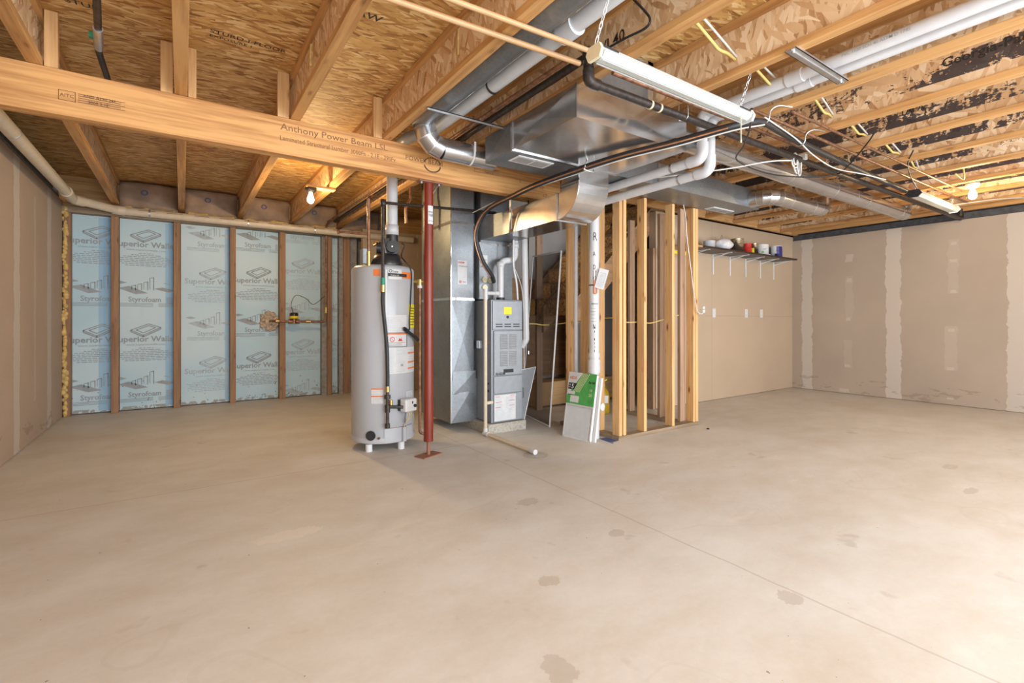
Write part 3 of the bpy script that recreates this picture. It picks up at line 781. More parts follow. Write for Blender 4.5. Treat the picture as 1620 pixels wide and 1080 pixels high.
# blower dome and vent
BX, BY = HX + .03, HY_ - .02
hood = obj('vent_hood', MB().lathe([(.135, 0), (.138, .02), (.118, .07), (.10, .10), (.001, .105)], (BX, BY, 1.545), 40), 'blackpl', wh)
Rv = Vector((math.cos(ha), math.sin(ha), 0)); Tv = Vector((-math.sin(ha), math.cos(ha), 0))
bc = Vector((BX, BY, 1.70)) + Tv * .02
obj('blower_housing', MB().cyl(bc - Rv * .05, bc + Rv * .05, .082, n=32).cyl(bc - Tv * .11 + Rv * .0, bc, .055, n=20).cyl(bc + Tv * .02, bc + Tv * .02 + Z * .12, .055, n=24), 'blackpl', wh)
obj('motor', MB().cyl(bc + Rv * .05 + Tv * .02, bc + Rv * .12 + Tv * .02, .048, n=28).cyl(bc + Rv * .12 + Tv * .02, bc + Rv * .124 + Tv * .02, .008, n=12), 'blackpl', wh)
obj('motor_shaft', MB().cyl(bc + Rv * .12 + Tv * .02, bc + Rv * .127 + Tv * .02, .007, n=12), 'strap', wh)
obj('intake_snout', MB().cyl(bc - Tv * .14 + Rv * .02 + Z * .02, bc - Tv * .09 + Rv * .02 + Z * .045, .014, n=12), 'brass', wh)
obj('control_box', MB().box(BX - .21, BX - .15, BY + .0, BY + .08, 1.555, 1.68), 'galv_d', wh)
obj('white_wire', MB().tube(smooth([bc - Tv * .06 + Rv * .06 + Z * .10, bc - Tv * .045 + Rv * .07 + Z * .03, bc - Tv * .03 + Rv * .06 - Z * .06], 5), .004, n=6), 'whcab', wh)
obj('power_cord', MB().tube(smooth([bc + Tv * .10 + Z * .05, bc + Tv * .125 + Z * .03, bc + Tv * .10 - Z * .06, hpt(643, 415, -.03) + Z * .03, hpt(648, 425, .006), hpt(647, 470, .006), hpt(645, 505, .006), hpt(644.5, 522, .008), hpt(636, 518, .02), hpt(634.5, 522, .025), hpt(645, 532, .03), hpt(652, 541, .04)], 5), .0055, n=8), 'blackrub', wh)
m = MB()
for q in range(3): m.tube(smooth([hpt(635, 519, .026 + q * .006), hpt(641, 528 - q, .03 + q * .006), hpt(649, 536 - q, .036 + q * .006), hpt(654, 542, .05 + q * .004)], 5), .007, n=8)
obj('cord_bundle', m, 'blackrub', wh)

# vent pipe of the heater
vp = thing('vent_pipe', 'grey white plastic vent pipe rising from the heater blower', 'pipe', (BX, BY, 1.82))
vx, vy = (bc + Tv * .02).x, (bc + Tv * .02).y
obj('pipe', MB().tube(fil([(vx, vy, 1.88), (vx, vy, 2.545), (vx, 3.7, 2.545), (1.60, 3.35, 2.545), (1.60, YF + .1, 2.53)], .10), .047, n=28), 'pvc_g', vp)
obj('coupling', MB().lathe([(.047, 0), (.056, 0), (.056, .085), (.047, .085)], (vx, vy, 1.815), 28).cyl((vx, vy, 1.78), (vx, vy, 1.9), .05), 'pvc_g', vp)
for yy in (1.78, 2.55):
    obj('clamp' if yy > 2 else 'coupling', MB().cyl((1.60, yy, 2.535), (1.60, yy + (.012 if yy > 2 else .11), 2.535), .0485 if yy > 2 else .056, n=28), 'iron' if yy > 2 else 'pvc_g', vp)
obj('hanger_strap', MB().cyl((1.60, 1.40, 2.533), (1.60, 1.42, 2.533), .049, n=28), 'strap', vp)

# heater water and gas pipes
cw = thing('supply_pipe', 'copper hot water pipe rising from the left of the heater top', 'pipe', (1.255, 3.85, 1.53))
obj('pipe', MB().tube(fil([(1.262, 3.93, 1.50), (1.262, 3.93, 2.085), (1.30, 3.86, 2.085)], .02), .013, n=14), 'copper', cw)
obj('nipple', MB().cyl((1.262, 3.93, 1.50), (1.262, 3.93, 1.64), .017, n=14), 'brass', cw)
obj('stub', MB().tube([(1.262, 3.93, 1.78), (1.06, 4.05, 1.80)], .010, n=10).cyl((1.06, 4.05, 1.80), (1.045, 4.058, 1.80), .018), 'copper', cw)
gp = thing('gas_pipe', 'thin black gas pipe dropping in front of the heater with a rubber covered hose', 'pipe', (1.35, 3.8, .2))
obj('riser', MB().tube(fil([(2.60, 4.10, 2.155), (1.37, 3.84, 2.035), (1.335, 3.80, 2.02), (1.335, 3.80, 1.42)], .02), .0125, n=12), 'iron', gp)
obj('elbow', MB().lathe([(.001, -.03), (.02, -.03), (.024, 0), (.02, .03), (.001, .03)], (1.338, 3.803, 2.02), 14), 'iron', gp)
obj('valve', MB().cyl((1.335, 3.80, 1.36), (1.335, 3.80, 1.42), .017, n=12), 'valveg', gp)
obj('fitting', MB().cyl((1.335, 3.80, 1.305), (1.335, 3.80, 1.36), .021, n=8), 'brass', gp)
def gpt(px, v, d=3.86): # plane in front of the tank, at pipe depth
    return hpt(px, 500, .045).xy.to_3d() + Z * hz(v, d)
g1 = gpt(611.5, 612)
obj('flex_hose', MB().tube(smooth([(1.335, 3.80, 1.31), (1.333, 3.795, 1.20), g1 + Z * .35 - X * .008, g1 + Z * .12, g1], 6), .0155, n=12), 'blackrub', gp)
obj('fitting', MB().cyl(g1, g1 - Z * .045, .019, n=8), 'brass', gp)
obj('drip_leg', MB().cyl(g1 - Z * .04, g1 - Z * .31, .0135, n=12).cyl(g1 - Z * .07, g1 - Z * .10, .026, n=8).cyl(g1 - Z * .15, g1 - Z * .21, .021, n=12).cyl(g1 - Z * .30, g1 - Z * .335, .021, n=8)
    .cyl(g1 - Z * .165, vc - T * .06 - Z * .01, .013, n=12), 'iron', gp)
gk = g1 - Z * .165 + T * .035
obj('cock_handle', MB().cyl(gk + Z * .01, gk + Z * .05, .014, n=12), 'brass', gp)

tpv = thing('relief_pipe', 'copper relief pipe with a brass valve between heater and red post', 'pipe', (1.70, 3.9, .08))
tx, ty = 1.70, 3.91
obj('pipe', MB().tube(fil([(tx, ty, 1.36), (tx, ty, .10), (tx + .075, ty - .02, .085)], .03), .011, n=12), 'copper', tpv)
obj('valve_body', MB().cyl((tx, ty, 1.36), (tx, ty, 1.43), .02, n=12).cyl((tx - .045, ty + .06, 1.415), (tx + .05, ty - .01, 1.415), .017, n=12), 'brass', tpv)
obj('collar', MB().cyl((tx, ty, 1.355), (tx, ty, 1.378), .0215, n=12), 'white', tpv)

single('copper_drop', MB().tube(fil([(1.90, 4.6, 2.44), (1.90, 4.6, 2.30), (1.85, 4.6, 2.20), (1.855, 4.6, 2.05)], .02), .014, n=10), 'cop_b', 'crooked bright copper drop pipe seen just left of the red post top', 'pipe')
single('steel_rod', MB().cyl((1.86, 3.80, 2.30), (1.73, 3.80, 2.10), .010, n=10), 'strap', 'short slanting zinc rod right of the red post top', 'rod')

# ================================================================== RETURN DUCT
rd_ = thing('return_duct', 'tall boxy galvanised return duct left of the furnace', 'duct', (2.3, 4.5, .08))
x0, x1, y0, y1 = 2.135, 2.385, 4.17, 4.85
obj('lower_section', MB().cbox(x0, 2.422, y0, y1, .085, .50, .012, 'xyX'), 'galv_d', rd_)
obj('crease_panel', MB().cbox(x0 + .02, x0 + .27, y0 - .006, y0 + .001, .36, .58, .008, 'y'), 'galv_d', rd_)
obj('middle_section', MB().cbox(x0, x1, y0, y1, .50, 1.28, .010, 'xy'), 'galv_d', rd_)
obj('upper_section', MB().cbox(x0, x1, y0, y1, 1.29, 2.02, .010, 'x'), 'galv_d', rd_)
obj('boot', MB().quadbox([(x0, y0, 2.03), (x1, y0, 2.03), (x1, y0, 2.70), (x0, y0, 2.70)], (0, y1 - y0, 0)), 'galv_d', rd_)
for z in (.79, 1.283, 2.02):
    if z < 1: continue
    obj('drive_cleat', MB().box(x0 - .006, x1 + .006, y0 - .006, y1, z - .012, z + .014), 'galv', rd_)
obj('corner_seam', MB().box(x0 - .005, x0 + .004, y0 - .005, y0 + .004, .085, 2.40), 'galv', rd_)
obj('dark_gap_strip', MB().box(x1, 2.408, y0 + .02, y1, .50, 2.40), 'galv_dark', rd_)  # dark strip standing for the dark gap between duct and coil case
rl = obj('label', MB().box(2.205, 2.31, y0 - .002, y0 + .002, 1.425, 1.66), 'label', rd_)
m = MB(); put_text(m, 'RHEEM', .024, (2.212, y0 - .0035, 1.632), X, Z, .02, sx=.9)
for q in range(14):
    a0, a1 = 2 * PI * q / 14, 2 * PI * (q + 1) / 14
    m.add([(2.235 + r * math.cos(a), y0 - .0035, 1.452 + r * math.sin(a)) for a, r in ((a0, .006), (a1, .006), (a1, .013), (a0, .013))], [(0, 1, 2, 3)])
obj('lettering', m, 'redp', rl)
m = MB(); put_text(m, 'COOLING COIL', .014, (2.215, y0 - .0035, 1.60), X, Z, .01); put_text(m, 'Rheem', .013, (2.262, y0 - .0035, 1.448), X, Z, .01); obj('lettering', m, 'inkb', rl)

# ================================================================== FURNACE
fu = thing('furnace', 'slim grey gas furnace with louvred door on a concrete block', 'furnace', (2.6, 4.2, .095))
fx0, fx1, fy0, fy1 = 2.425, 2.785, 3.905, 4.60
obj('cabinet', MB().box(fx0, fx1, fy0, fy1, .097, 1.275), 'furn', fu, bevel=.006)
dr = obj('upper_door', MB().box(fx0 + .012, fx1 - .006, fy0 - .012, fy0, .985, 1.262), 'furn_l', fu, bevel=.004)
m = MB()
for gx in (.045, .145, .245):
    for gz in (1.012, 1.034): m.box(fx0 + gx, fx0 + gx + .075, fy0 - .0135, fy0 - .011, gz, gz + .009)
obj('slots', m, 'inkb', dr)
mc = obj('lower_door', MB().box(fx0 + .026, fx1 - .006, fy0 - .016, fy0, .55, .975), 'furn_l', fu, bevel=.004)
for gx in (.088, .20):
    for gz in (.595, .785):
        pass
for gz0, gz1 in ((.80, .945), (.635, .782)):
    for gx0, gx1 in ((.09, .175), (.197, .28)):
        lv = obj('louvre_opening', MB().box(fx0 + gx0, fx0 + gx1, fy0 - .0175, fy0 - .0155, gz0, gz1), 'grime', mc)
obj('black_badge', MB().box(fx0 + .13, fx0 + .245, fy0 - .0185, fy0 - .0155, .572, .605), 'inkb', mc)
m = MB()
for gz0, gz1 in ((.80, .945), (.635, .782)):
    for gx0, gx1 in ((.09, .175), (.197, .28)):
        for q in range(9):
            z = gz0 + (gz1 - gz0) * (q + .5) / 9
            m.quadbox([(fx0 + gx0, fy0 - .0175, z - .002), (fx0 + gx0, fy0 - .024, z - .005), (fx0 + gx0, fy0 - .0175, z + .003)], (gx1 - gx0, 0, 0))
obj('louvres', m, 'furn_l', mc)
lo = obj('bottom_door', MB().box(fx0 + .026, fx1 - .006, fy0 - .014, fy0, .375, .54), 'furn_l', fu, bevel=.004)
m = MB(); put_text(m, 'RHEEM', .035, (fx0 + .04, fy0 - .018, .553), X, Z, .02, sx=1.0); obj('badge', m, 'inkb', fu)
obj('lower_panel', MB().box(fx0 + .026, fx1 - .006, fy0 - .010, fy0, .105, .370), 'furn_l', fu, bevel=.003)
wl = obj('warning_label', MB().box(fx0 + .03, fx0 + .275, fy0 - .0125, fy0 - .0095, .115, .36), 'label', fu)
m = MB()
for q, (a, b, z) in enumerate(((.04, .09, .347), (.21, .26, .352), (.04, .11, .295), (.19, .26, .303), (.04, .10, .245), (.20, .26, .255))): m.box(fx0 + a, fx0 + b, fy0 - .0138, fy0 - .012, z - .004, z)
obj('red_heading', m, 'redp', wl)
m = MB(); rn = random.Random(2)
for q in range(30):
    z = .343 - q * .0075
    if z < .22: m.box(fx0 + .045, fx0 + .262 - rn.random() * .05, fy0 - .0134, fy0 - .012, z, z + .0022)
    else: m.box(fx0 + .045, fx0 + .13 - rn.random() * .03, fy0 - .0134, fy0 - .012, z - .006, z - .0035); m.box(fx0 + .16, fx0 + .262 - rn.random() * .03, fy0 - .0134, fy0 - .012, z - .006, z - .0035)
obj('print', m, 'ink_f', wl)
yl = obj('yellow_sticker', MB().box(fx0 + .135, fx0 + .225, fy0 - .0145, fy0 - .0115, 1.135, 1.205), 'yellow', fu)
obj('sight_hole', MB().cyl((fx0 + .18, fy0 - .016, 1.108), (fx0 + .18, fy0 - .010, 1.108), .014, n=20), 'inkb', fu)
obj('side_knockout', MB().cyl((fx0 - .004, fy0 + .06, .86), (fx0 + .002, fy0 + .06, .86), .028, n=20), 'kraft', fu)
obj('electrical_box', MB().box(fx0 - .03, fx0, fy0 + .17, fy0 + .23, .80, .88), 'strap', fu, bevel=.004)
for z_, r_ in ((.47, .011), (.40, .014)): obj('side_plug', MB().cyl((fx0 - .003, fy0 + .05, z_), (fx0 + .001, fy0 + .05, z_), r_, n=12), 'inkb', fu)
single('furnace_block', MB().box(2.375, 2.815, 3.875, 4.65, 0, .093), 'concrete_b', 'low solid concrete block under the grey furnace', 'concrete block', bevel=.006)
# coil case and supply plenum on top of the furnace
cc = thing('coil_case', 'galvanised coil case and plenum on top of the furnace', 'duct', (2.6, 4.4, 1.28))
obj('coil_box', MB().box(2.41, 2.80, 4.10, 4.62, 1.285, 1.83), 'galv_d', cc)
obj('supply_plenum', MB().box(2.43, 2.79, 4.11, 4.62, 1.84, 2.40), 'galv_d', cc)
obj('drive_cleat', MB().box(2.405, 2.805, 4.094, 4.62, 1.825, 1.845), 'galv', cc)
obj('port', MB().cyl((2.47, 4.098, 1.40), (2.47, 4.088, 1.40), .030, n=20).cyl((2.47, 4.098, 1.48), (2.47, 4.088, 1.48), .030, n=20).cyl((2.53, 4.098, 1.47), (2.53, 4.088, 1.47), .024, n=20), 'cream', cc)
ll = obj('label', MB().box(2.42, 2.50, 4.094, 4.101, 1.60, 1.72), 'label', cc); m = MB(); put_text(m, 'RHEEM', .02, (2.425, 4.092, 1.60), X, Z, .02); put_text(m, 'MODEL RCF', .012, (2.425, 4.092, 1.67), X, Z, .01); obj('lettering', m, 'inkb', ll)
# horizontal supply duct with the big elbow
sd = thing('supply_duct', 'bright sheet metal duct curving down from the plenum to the furnace', 'duct', (2.6, 3.3, 1.87))
def prof(r_out, n=10):
    cy, cz = 2.70 + r_out, 1.87 + r_out
    return [(cy - r_out * math.cos(a), cz - r_out * math.sin(a)) for a in [PI / 2 * i / n for i in range(n + 1)]]
out = [(2.70, 2.226)] + prof(.24)
inn = [(2.905, 2.226), (2.905, 2.10), (2.925, 2.078), (2.95, 2.078)]
ring = out + inn[::-1]
m = MB().quadbox([(2.45, y, z) for y, z in ring], (.305, 0, 0)); obj('elbow', m, 'galv', sd)
m = MB()
m.add([(2.45, 2.94, 1.87), (2.755, 2.94, 1.87), (2.755, 2.94, 2.078), (2.45, 2.94, 2.078), (2.45, 3.75, 1.87), (2.755, 3.75, 1.87), (2.755, 3.75, 2.078), (2.45, 3.75, 2.078)], [(0, 3, 2, 1), (4, 5, 6, 7), (0, 1, 5, 4), (1, 2, 6, 5), (2, 3, 7, 6), (3, 0, 4, 7)])
obj('straight_section', m, 'galv', sd)
m = MB().add([(2.45, 3.75, 1.87), (2.755, 3.75, 1.87), (2.755, 3.75, 2.078), (2.45, 3.75, 2.078), (2.43, 4.108, 1.87), (2.79, 4.108, 1.87), (2.79, 4.108, 2.09), (2.43, 4.108, 2.09)], [(0, 3, 2, 1), (4, 5, 6, 7), (0, 1, 5, 4), (1, 2, 6, 5), (2, 3, 7, 6), (3, 0, 4, 7)])
obj('transition', m, 'galv_d', sd)
m = MB().tube([(2.447, 2.703 if i == 0 else y, z) for i, (y, z) in enumerate(out)], .004, n=6); obj('edge_seam', m, 'galv', sd)
obj('drive_cleat', MB().box(2.442, 2.765, 2.955, 2.975, 1.862, 2.086), 'galv', sd)
obj('drive_cleat', MB().box(2.443, 2.762, 2.693, 2.912, 2.122, 2.142), 'galv', sd)
obj('hanger_strap', MB().box(2.444, 2.449, 3.60, 3.625, 1.90, 2.30), 'strap', sd)

# furnace vent pipes
fv = thing('flue_pipe', 'white plastic flue with a double bend on the furnace top', 'pipe', (2.62, 4.0, 1.28))
obj('pipe', MB().tube(fil([(2.585, 3.99, 1.28), (2.585, 3.99, 1.66), (2.76, 3.99, 1.68), (2.76, 3.99, 2.02)], .07), .032, n=24), 'pvc', fv)
for p in ((2.585, 3.99, 1.60), (2.76, 3.99, 1.80)): obj('elbow_hub', MB().lathe([(.032, 0), (.037, 0), (.037, .05), (.032, .05)], p, 24), 'pvc', fv)
obj('rubber_boot', MB().cyl((2.585, 3.99, 1.276), (2.585, 3.99, 1.30), .042, n=24), 'blackrub', fv)
av = thing('intake_pipe', 'white plastic pipe dropping right of the furnace with a bottom bend', 'pipe', (2.88, 4.0, .9))
obj('pipe', MB().tube(fil([(2.87, 3.99, 2.02), (2.895, 3.99, .88), (2.83, 3.99, .80)], .05), .035, n=20), 'pvc', av)
cdt = thing('conduit', 'thin grey electrical conduit with couplings right of the furnace', 'conduit', (2.93, 3.99, .7))
obj('tube', MB().cyl((2.925, 3.99, 2.40), (2.925, 3.99, .73), .008, n=10), 'iron', cdt)
for z in (1.11, .93, .73): obj('coupling', MB().cyl((2.925, 3.99, z), (2.925, 3.99, z + .035), .014, n=10), 'strap', cdt)
m = thing('control_wire', 'slim white wire sleeve running down to the furnace top', 'cable', (2.73, 3.96, 1.27))
obj('wire', MB().tube(smooth([(2.70, 3.93, 1.90), (2.70, 3.93, 1.62), (2.735, 3.93, 1.45), (2.75, 3.93, 1.28)], 5), .010, n=8), 'pvc_g', m)
obj('side_wire', MB().tube(smooth([(2.70, 3.92, 1.60), (2.77, 3.90, 1.42), (2.795, 3.89, 1.2), (2.797, 3.89, .9), (2.80, 3.89, .6)], 5), .004, n=6), 'whcab', m)
# condensate drain
dp = thing('drain_pipe', 'white plastic condensate pipe running down the furnace and out to the floor drain', 'pipe', (2.33, 3.87, 0))
obj('upright', MB().tube(fil([(2.335, 3.86, 1.33), (2.335, 3.86, .022), (2.335, 3.14, .022)], .012), .0165, n=16), 'pvc_o', dp)
obj('tee', MB().cyl((2.335, 3.86, 1.27), (2.335, 3.86, 1.37), .0215, n=16).cyl((2.335, 3.86, 1.33), (2.48, 3.90, 1.335), .018, n=16).cyl((2.45, 3.89, 1.334), (2.50, 3.905, 1.336), .022, n=16), 'pvc', dp)
obj('elbow_hub', MB().cyl((2.335, 3.885, .0225), (2.335, 3.81, .0225), .0222, n=16).cyl((2.335, 3.86, .03), (2.335, 3.86, .075), .021, n=16).cyl((2.335, 3.15, .0222), (2.335, 3.09, .0222), .0219, n=16), 'pvc', dp)
obj('stub', MB().cyl((2.34, 3.88, .30), (2.43, 3.895, .30), .016, n=14), 'pvc_o', dp)
single('drain_opening', MB().lathe([(.001, .003), (.075, .003), (.085, .001), (.088, .0005), (.10, .0005)], (2.335, 3.09, .0005), 32), 'concrete_b', 'rough round floor drain at the end of the white condensate pipe', 'floor drain')

# ================================================================== LINE SET
def bundle(pts, r, o=(0, 0, 0)): return [(p[0] + o[0], p[1] + o[1], p[2] + o[2]) for p in pts]
path = [(2.53, 4.03, 1.46), (2.44, 3.92, 1.50), (2.30, 3.88, 1.66), (2.235, 3.86, 1.88), (2.27, 3.72, 2.07), (2.33, 3.35, 2.14), (2.33, 3.05, 2.155), (2.37, 2.70, 2.17), (2.44, 2.30, 2.185), (2.58, 1.95, 2.205), (2.74, 1.69, 2.25), (2.97, 1.62, 2.315), (3.30, 1.66, 2.34), (3.62, 1.684, 2.342), (4.5, 1.715, 2.345), (5.36, 1.74, 2.35), (6.0, 1.76, 2.36)]
ls = thing('refrigerant_line', 'black insulated line with copper tube and white wire looping from furnace to ceiling', 'pipe', (2.4, 3.0, 1.46))
obj('insulated_line', MB().tube(smooth(path, 7), .022, n=12), 'blackrub', ls)
obj('copper_line', MB().tube(smooth([(p[0] - .026, p[1] - .018, p[2] - .014) for p in path[1:11]], 7), .0058, n=8), 'cop_b', ls)
wp = [(2.25, 3.95, 2.085), (2.30, 3.62, 2.13), (2.33, 3.2, 2.14)] + [(p[0] + .004, p[1] - .03, p[2] - .028) for p in path[7:12]]
obj('white_wire', MB().tube(smooth(wp, 7), .0045, n=6), 'whcab', ls)
for i in (3, 7, 9):
    p = Vector(path[i]); t = (Vector(path[i + 1]) - Vector(path[i - 1])).normalized() * .012
    obj('tape', MB().cyl(p - t, p + t, .026, n=12), 'blackpl', ls)
obj('hanger', MB().tube([(2.40, 2.56, 2.225), (2.355, 2.545, 2.145), (2.425, 2.52, 2.13), (2.45, 2.55, 2.225)], .007, n=6), 'strap', ls)

# ================================================================== PLENUM AND TRUNK
ple = thing('supply_plenum', 'large silver sheet metal plenum box hanging under the joists', 'duct', (2.33, 2.4, 2.225))
obj('plenum_box', MB().cbox(1.838, 2.83, 2.047, 2.69, 2.226, 2.418, .006, 'zxy'), 'galv', ple)
obj('front_corner_seam', MB().box(1.832, 1.846, 2.040, 2.054, 2.222, 2.418), 'galv_r', ple)
obj('joint_cleat', MB().box(1.83, 2.84, 2.682, 2.702, 2.218, 2.418), 'galv_r', ple)
tr = thing('trunk_duct', 'long flat sheet metal trunk duct behind the plenum with two white registers', 'duct', (3.4, 2.85, 2.225))
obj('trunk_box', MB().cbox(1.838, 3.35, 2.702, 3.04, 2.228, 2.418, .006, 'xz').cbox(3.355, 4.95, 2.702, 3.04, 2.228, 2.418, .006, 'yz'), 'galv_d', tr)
obj('joint_cleat', MB().box(3.342, 3.362, 2.692, 3.046, 2.222, 2.418), 'galv_r', tr)
for a, b, c, d in ((1.93, 2.245, 2.745, 2.88), (4.44, 4.80, 2.885, 2.995)):
    rg = obj('register', MB().box(a, b, c, d, 2.219, 2.226), 'white', tr, bevel=.002)
    m = MB(); n = 26
    for q in range(n):
        xx = a + .02 + (b - a - .04) * q / n
        if abs(xx - (a + b) / 2) < .008: continue
        m.box(xx, xx + .003, c + .018, d - .018, 2.2165, 2.219)
    obj('slots', m, 'grime', rg)

bb = thing('joist_bay_duct', 'sheet metal box closing the joist bay above the plenum, behind the strip lamp', 'duct', (2.21, 2.3, 2.42))
obj('sheet', MB().box(1.932, 2.488, 2.06, 3.00, 2.421, 2.72), 'galv_d', bb)
obj('corner_flange', MB().box(2.44, 2.488, 2.045, 2.06, 2.421, 2.72).box(1.932, 2.488, 2.045, 2.06, 2.70, 2.72), 'galv', bb)

# round duct from the trunk, elbow up into the joist bay
rdn = thing('round_duct', 'round silver duct with a segmented elbow turning up beside the plenum', 'duct', (1.6, 3.2, 2.25))
Rr = .079
ep = fil([(1.90, 3.22, 2.335), (1.44, 3.22, 2.335), (1.44, 3.22, 2.60)], .13, 3)
obj('pipe', MB().tube([(2.02, 3.22, 2.335), ep[1]], Rr, n=32), 'galv_r', rdn)
def gores(pts, r, parent, mat='galv_r', nm='elbow'):
    m = MB()
    for i in range(len(pts) - 1):
        m.tube([pts[i], pts[i + 1]], r, n=32, caps=False)
    tb = MB().tube(pts, r * 1.004, n=32); m2 = MB()
    for k in range(0, len(pts) - 1):                     # each gore keeps its own edge, so the bend reads as segments
        m2.add(tb.v[k * 32:(k + 2) * 32], [(q, (q + 1) % 32, 32 + (q + 1) % 32, 32 + q) for q in range(32)], True)
    obj(nm, m2, mat, parent)
    m3 = MB()
    for i in range(1, len(pts) - 1):
        t = (Vector(pts[i + 1]) - Vector(pts[i - 1])).normalized() * .004
        m3.cyl(Vector(pts[i]) - t, Vector(pts[i]) + t, r * 1.03, n=32)
    obj('elbow_seam', m3, 'strap', parent)
gores(ep[1:-1] + [Vector((1.43, 3.22, 2.50))], Rr, rdn)
bow = fil([(1.455, 3.22, 2.46), (1.455, 3.22, 2.535), (1.455, 2.9, 2.535)], .06, 3)
obj('bay_run', MB().tube([(1.41, 3.24, 2.535), (1.41, YF + .1, 2.535)], .085, n=32), 'galv_d', rdn)
obj('seam', MB().box(1.484, 1.490, YF + .1, 3.1, 2.486, 2.494), 'galv', rdn)
obj('hanger_strap', MB().cyl((1.80, 3.22, 2.335), (1.815, 3.22, 2.335), Rr * 1.02, n=32).box(1.80, 1.815, 3.135, 3.14, 2.335, 2.41), 'white', rdn)
single('steel_brace', MB().box(1.27, 1.86, 2.80, 2.825, 2.412, 2.4185).box(1.27, 1.86, 2.80, 2.803, 2.40, 2.418), 'strap', 'thin bright steel strip bridging the joists above the round elbow', 'metal strip')

# long straight round duct to the right
ld = thing('round_duct', 'long straight round duct running right from the plenum side', 'duct', (5.0, 2.13, 2.26))
obj('pipe', MB().cyl((2.84, 2.13, 2.345), (7.12, 2.13, 2.345), .074, n=36), 'galv_r', ld)
for x in (4.35, 5.65, 5.95): obj('joint', MB().cyl((x, 2.13, 2.345), (x + .012, 2.13, 2.345), .0755, n=36), 'strap', ld)
for x in (5.2, 6.9): obj('hanger_strap', MB().cyl((x, 2.13, 2.345), (x + .015, 2.13, 2.345), .0765, n=36), 'strap', ld)
obj('end_elbow', MB().tube(fil([(6.99, 2.13, 2.345), (7.12, 2.13, 2.345), (7.12, 2.13, 2.5)], .09, 5), .0765, n=32), 'galv_r', ld)
# round duct with elbow from the trunk
rk = thing('round_duct', 'short round duct bending right off the flat trunk end', 'duct', (5.2, 2.6, 2.22))
Q = fil([(4.80, 2.76, 2.305), (4.80, 2.50, 2.305), (5.85, 2.50, 2.305)], .13, 4)
obj('collar', MB().cyl((4.80, 2.705, 2.305), (4.80, 2.62, 2.305), .079, .076, n=32), 'galv_r', rk)
gores([Vector((4.80, 2.65, 2.305))] + Q[1:-1] + [Vector((5.05, 2.50, 2.305))], .076, rk)
obj('pipe', MB().cyl((5.0, 2.50, 2.305), (5.80, 2.50, 2.305), .0745, n=32), 'galv_r', rk)
obj('end_elbow', MB().tube(fil([(5.76, 2.50, 2.305), (5.90, 2.50, 2.305), (5.90, 2.50, 2.45)], .09, 5), .077, n=32), 'galv_r', rk)
for x in (5.12, 5.60): obj('hanger_strap', MB().cyl((x, 2.50, 2.305), (x + .015, 2.50, 2.305), .077, n=32).box(x, x + .015, 2.565, 2.575, 2.305, 2.42), 'strap', rk)

# ================================================================== BLACK GAS MAIN
gm = thing('gas_main', 'thick black iron gas pipe running right under the joists to the far wall', 'pipe', (4.5, 1.91, 2.33))
gz = 2.355
obj('main', MB().tube(fil([(1.80, 1.91, 2.49), (1.80, 1.91, gz), (7.89, 1.80, 2.325), (7.89, 1.80, 2.44)], .03), .0235, n=18), 'iron', gm)
obj('elbow', MB().tube(fil([(1.80, 1.91, 2.42), (1.80, 1.91, gz), (1.87, 1.91, gz)], .035, 8), .031, n=20).cyl((1.80, 1.91, 2.465), (1.80, 1.91, 2.53), .033, n=18).cyl((1.80, 1.91, 2.43), (1.80, 1.91, 2.445), .028, n=18), 'iron', gm)
obj('wall_elbow', MB().tube(fil([(7.83, 1.802, 2.326), (7.89, 1.80, 2.325), (7.89, 1.80, 2.38)], .035, 8), .031, n=20), 'iron', gm)
obj('bay_pipe', MB().tube(fil([(1.80, 1.91, 2.495), (1.80, 1.98, 2.495), (1.80, 7.1, 2.485)], .02), .022, n=14), 'iron', gm)
obj('collar', MB().cyl((2.28, 1.903, gz - .002), (2.295, 1.903, gz - .002), .0265, n=18).cyl((2.36, 1.902, gz - .002), (2.375, 1.902, gz - .002), .0265, n=18), 'cream', gm)
obj('hanger_wire', MB().tube(fil([(2.60, 1.935, 2.44), (2.60, 1.935, 2.34), (2.60, 1.868, 2.33), (2.60, 1.868, 2.44)], .02), .004, n=6), 'strap', gm)
# copper and tan lines
single('copper_line', MB().tube([(1.712, 1.98, 2.475), (1.712, 7.15, 2.475)], .013, n=12), 'copper', 'brown copper line beside the black pipe in the joist bay by the beam', 'pipe')
single('copper_line', MB().tube(fil([(1.90, 1.83, 2.40), (7.3, 1.76, 2.395)], .02), .012, n=12), 'copper', 'brown copper line along the ceiling beside the black gas main', 'pipe')
single('copper_line', MB().tube([(2.95, 1.66, 2.40), (7.3, 1.60, 2.395)], .011, n=12), 'copper', 'thin brown copper line under the right joists behind the lamp chain', 'pipe')
single('copper_line', MB().tube([(3.2, 1.54, 2.408), (6.6, 1.50, 2.404)], .009, n=12), 'copper', 'thinnest copper line under the right joists nearest the viewer', 'pipe')
t1 = single('water_line', MB().tube([(-1.05, 2.04, 2.40), (1.69, 1.86, 2.40)], .0135, n=14), 'pex', 'tan plastic water line crossing the ceiling, lower of the pair', 'pipe')
t2 = single('water_line', MB().tube([(-1.05, 1.90, 2.402), (1.90, 1.735, 2.402)], .012, n=14), 'pex', 'tan plastic water line crossing the ceiling, upper of the pair', 'pipe')
cl = single('copper_line', MB().tube(fil([(1.93 + .03, YF + .2, 2.50), (1.96, 1.55, 2.50), (1.96, 1.72, 2.50)], .02), .011, n=12), 'copper', 'copper line along the web of the joist with the black cable', 'pipe')
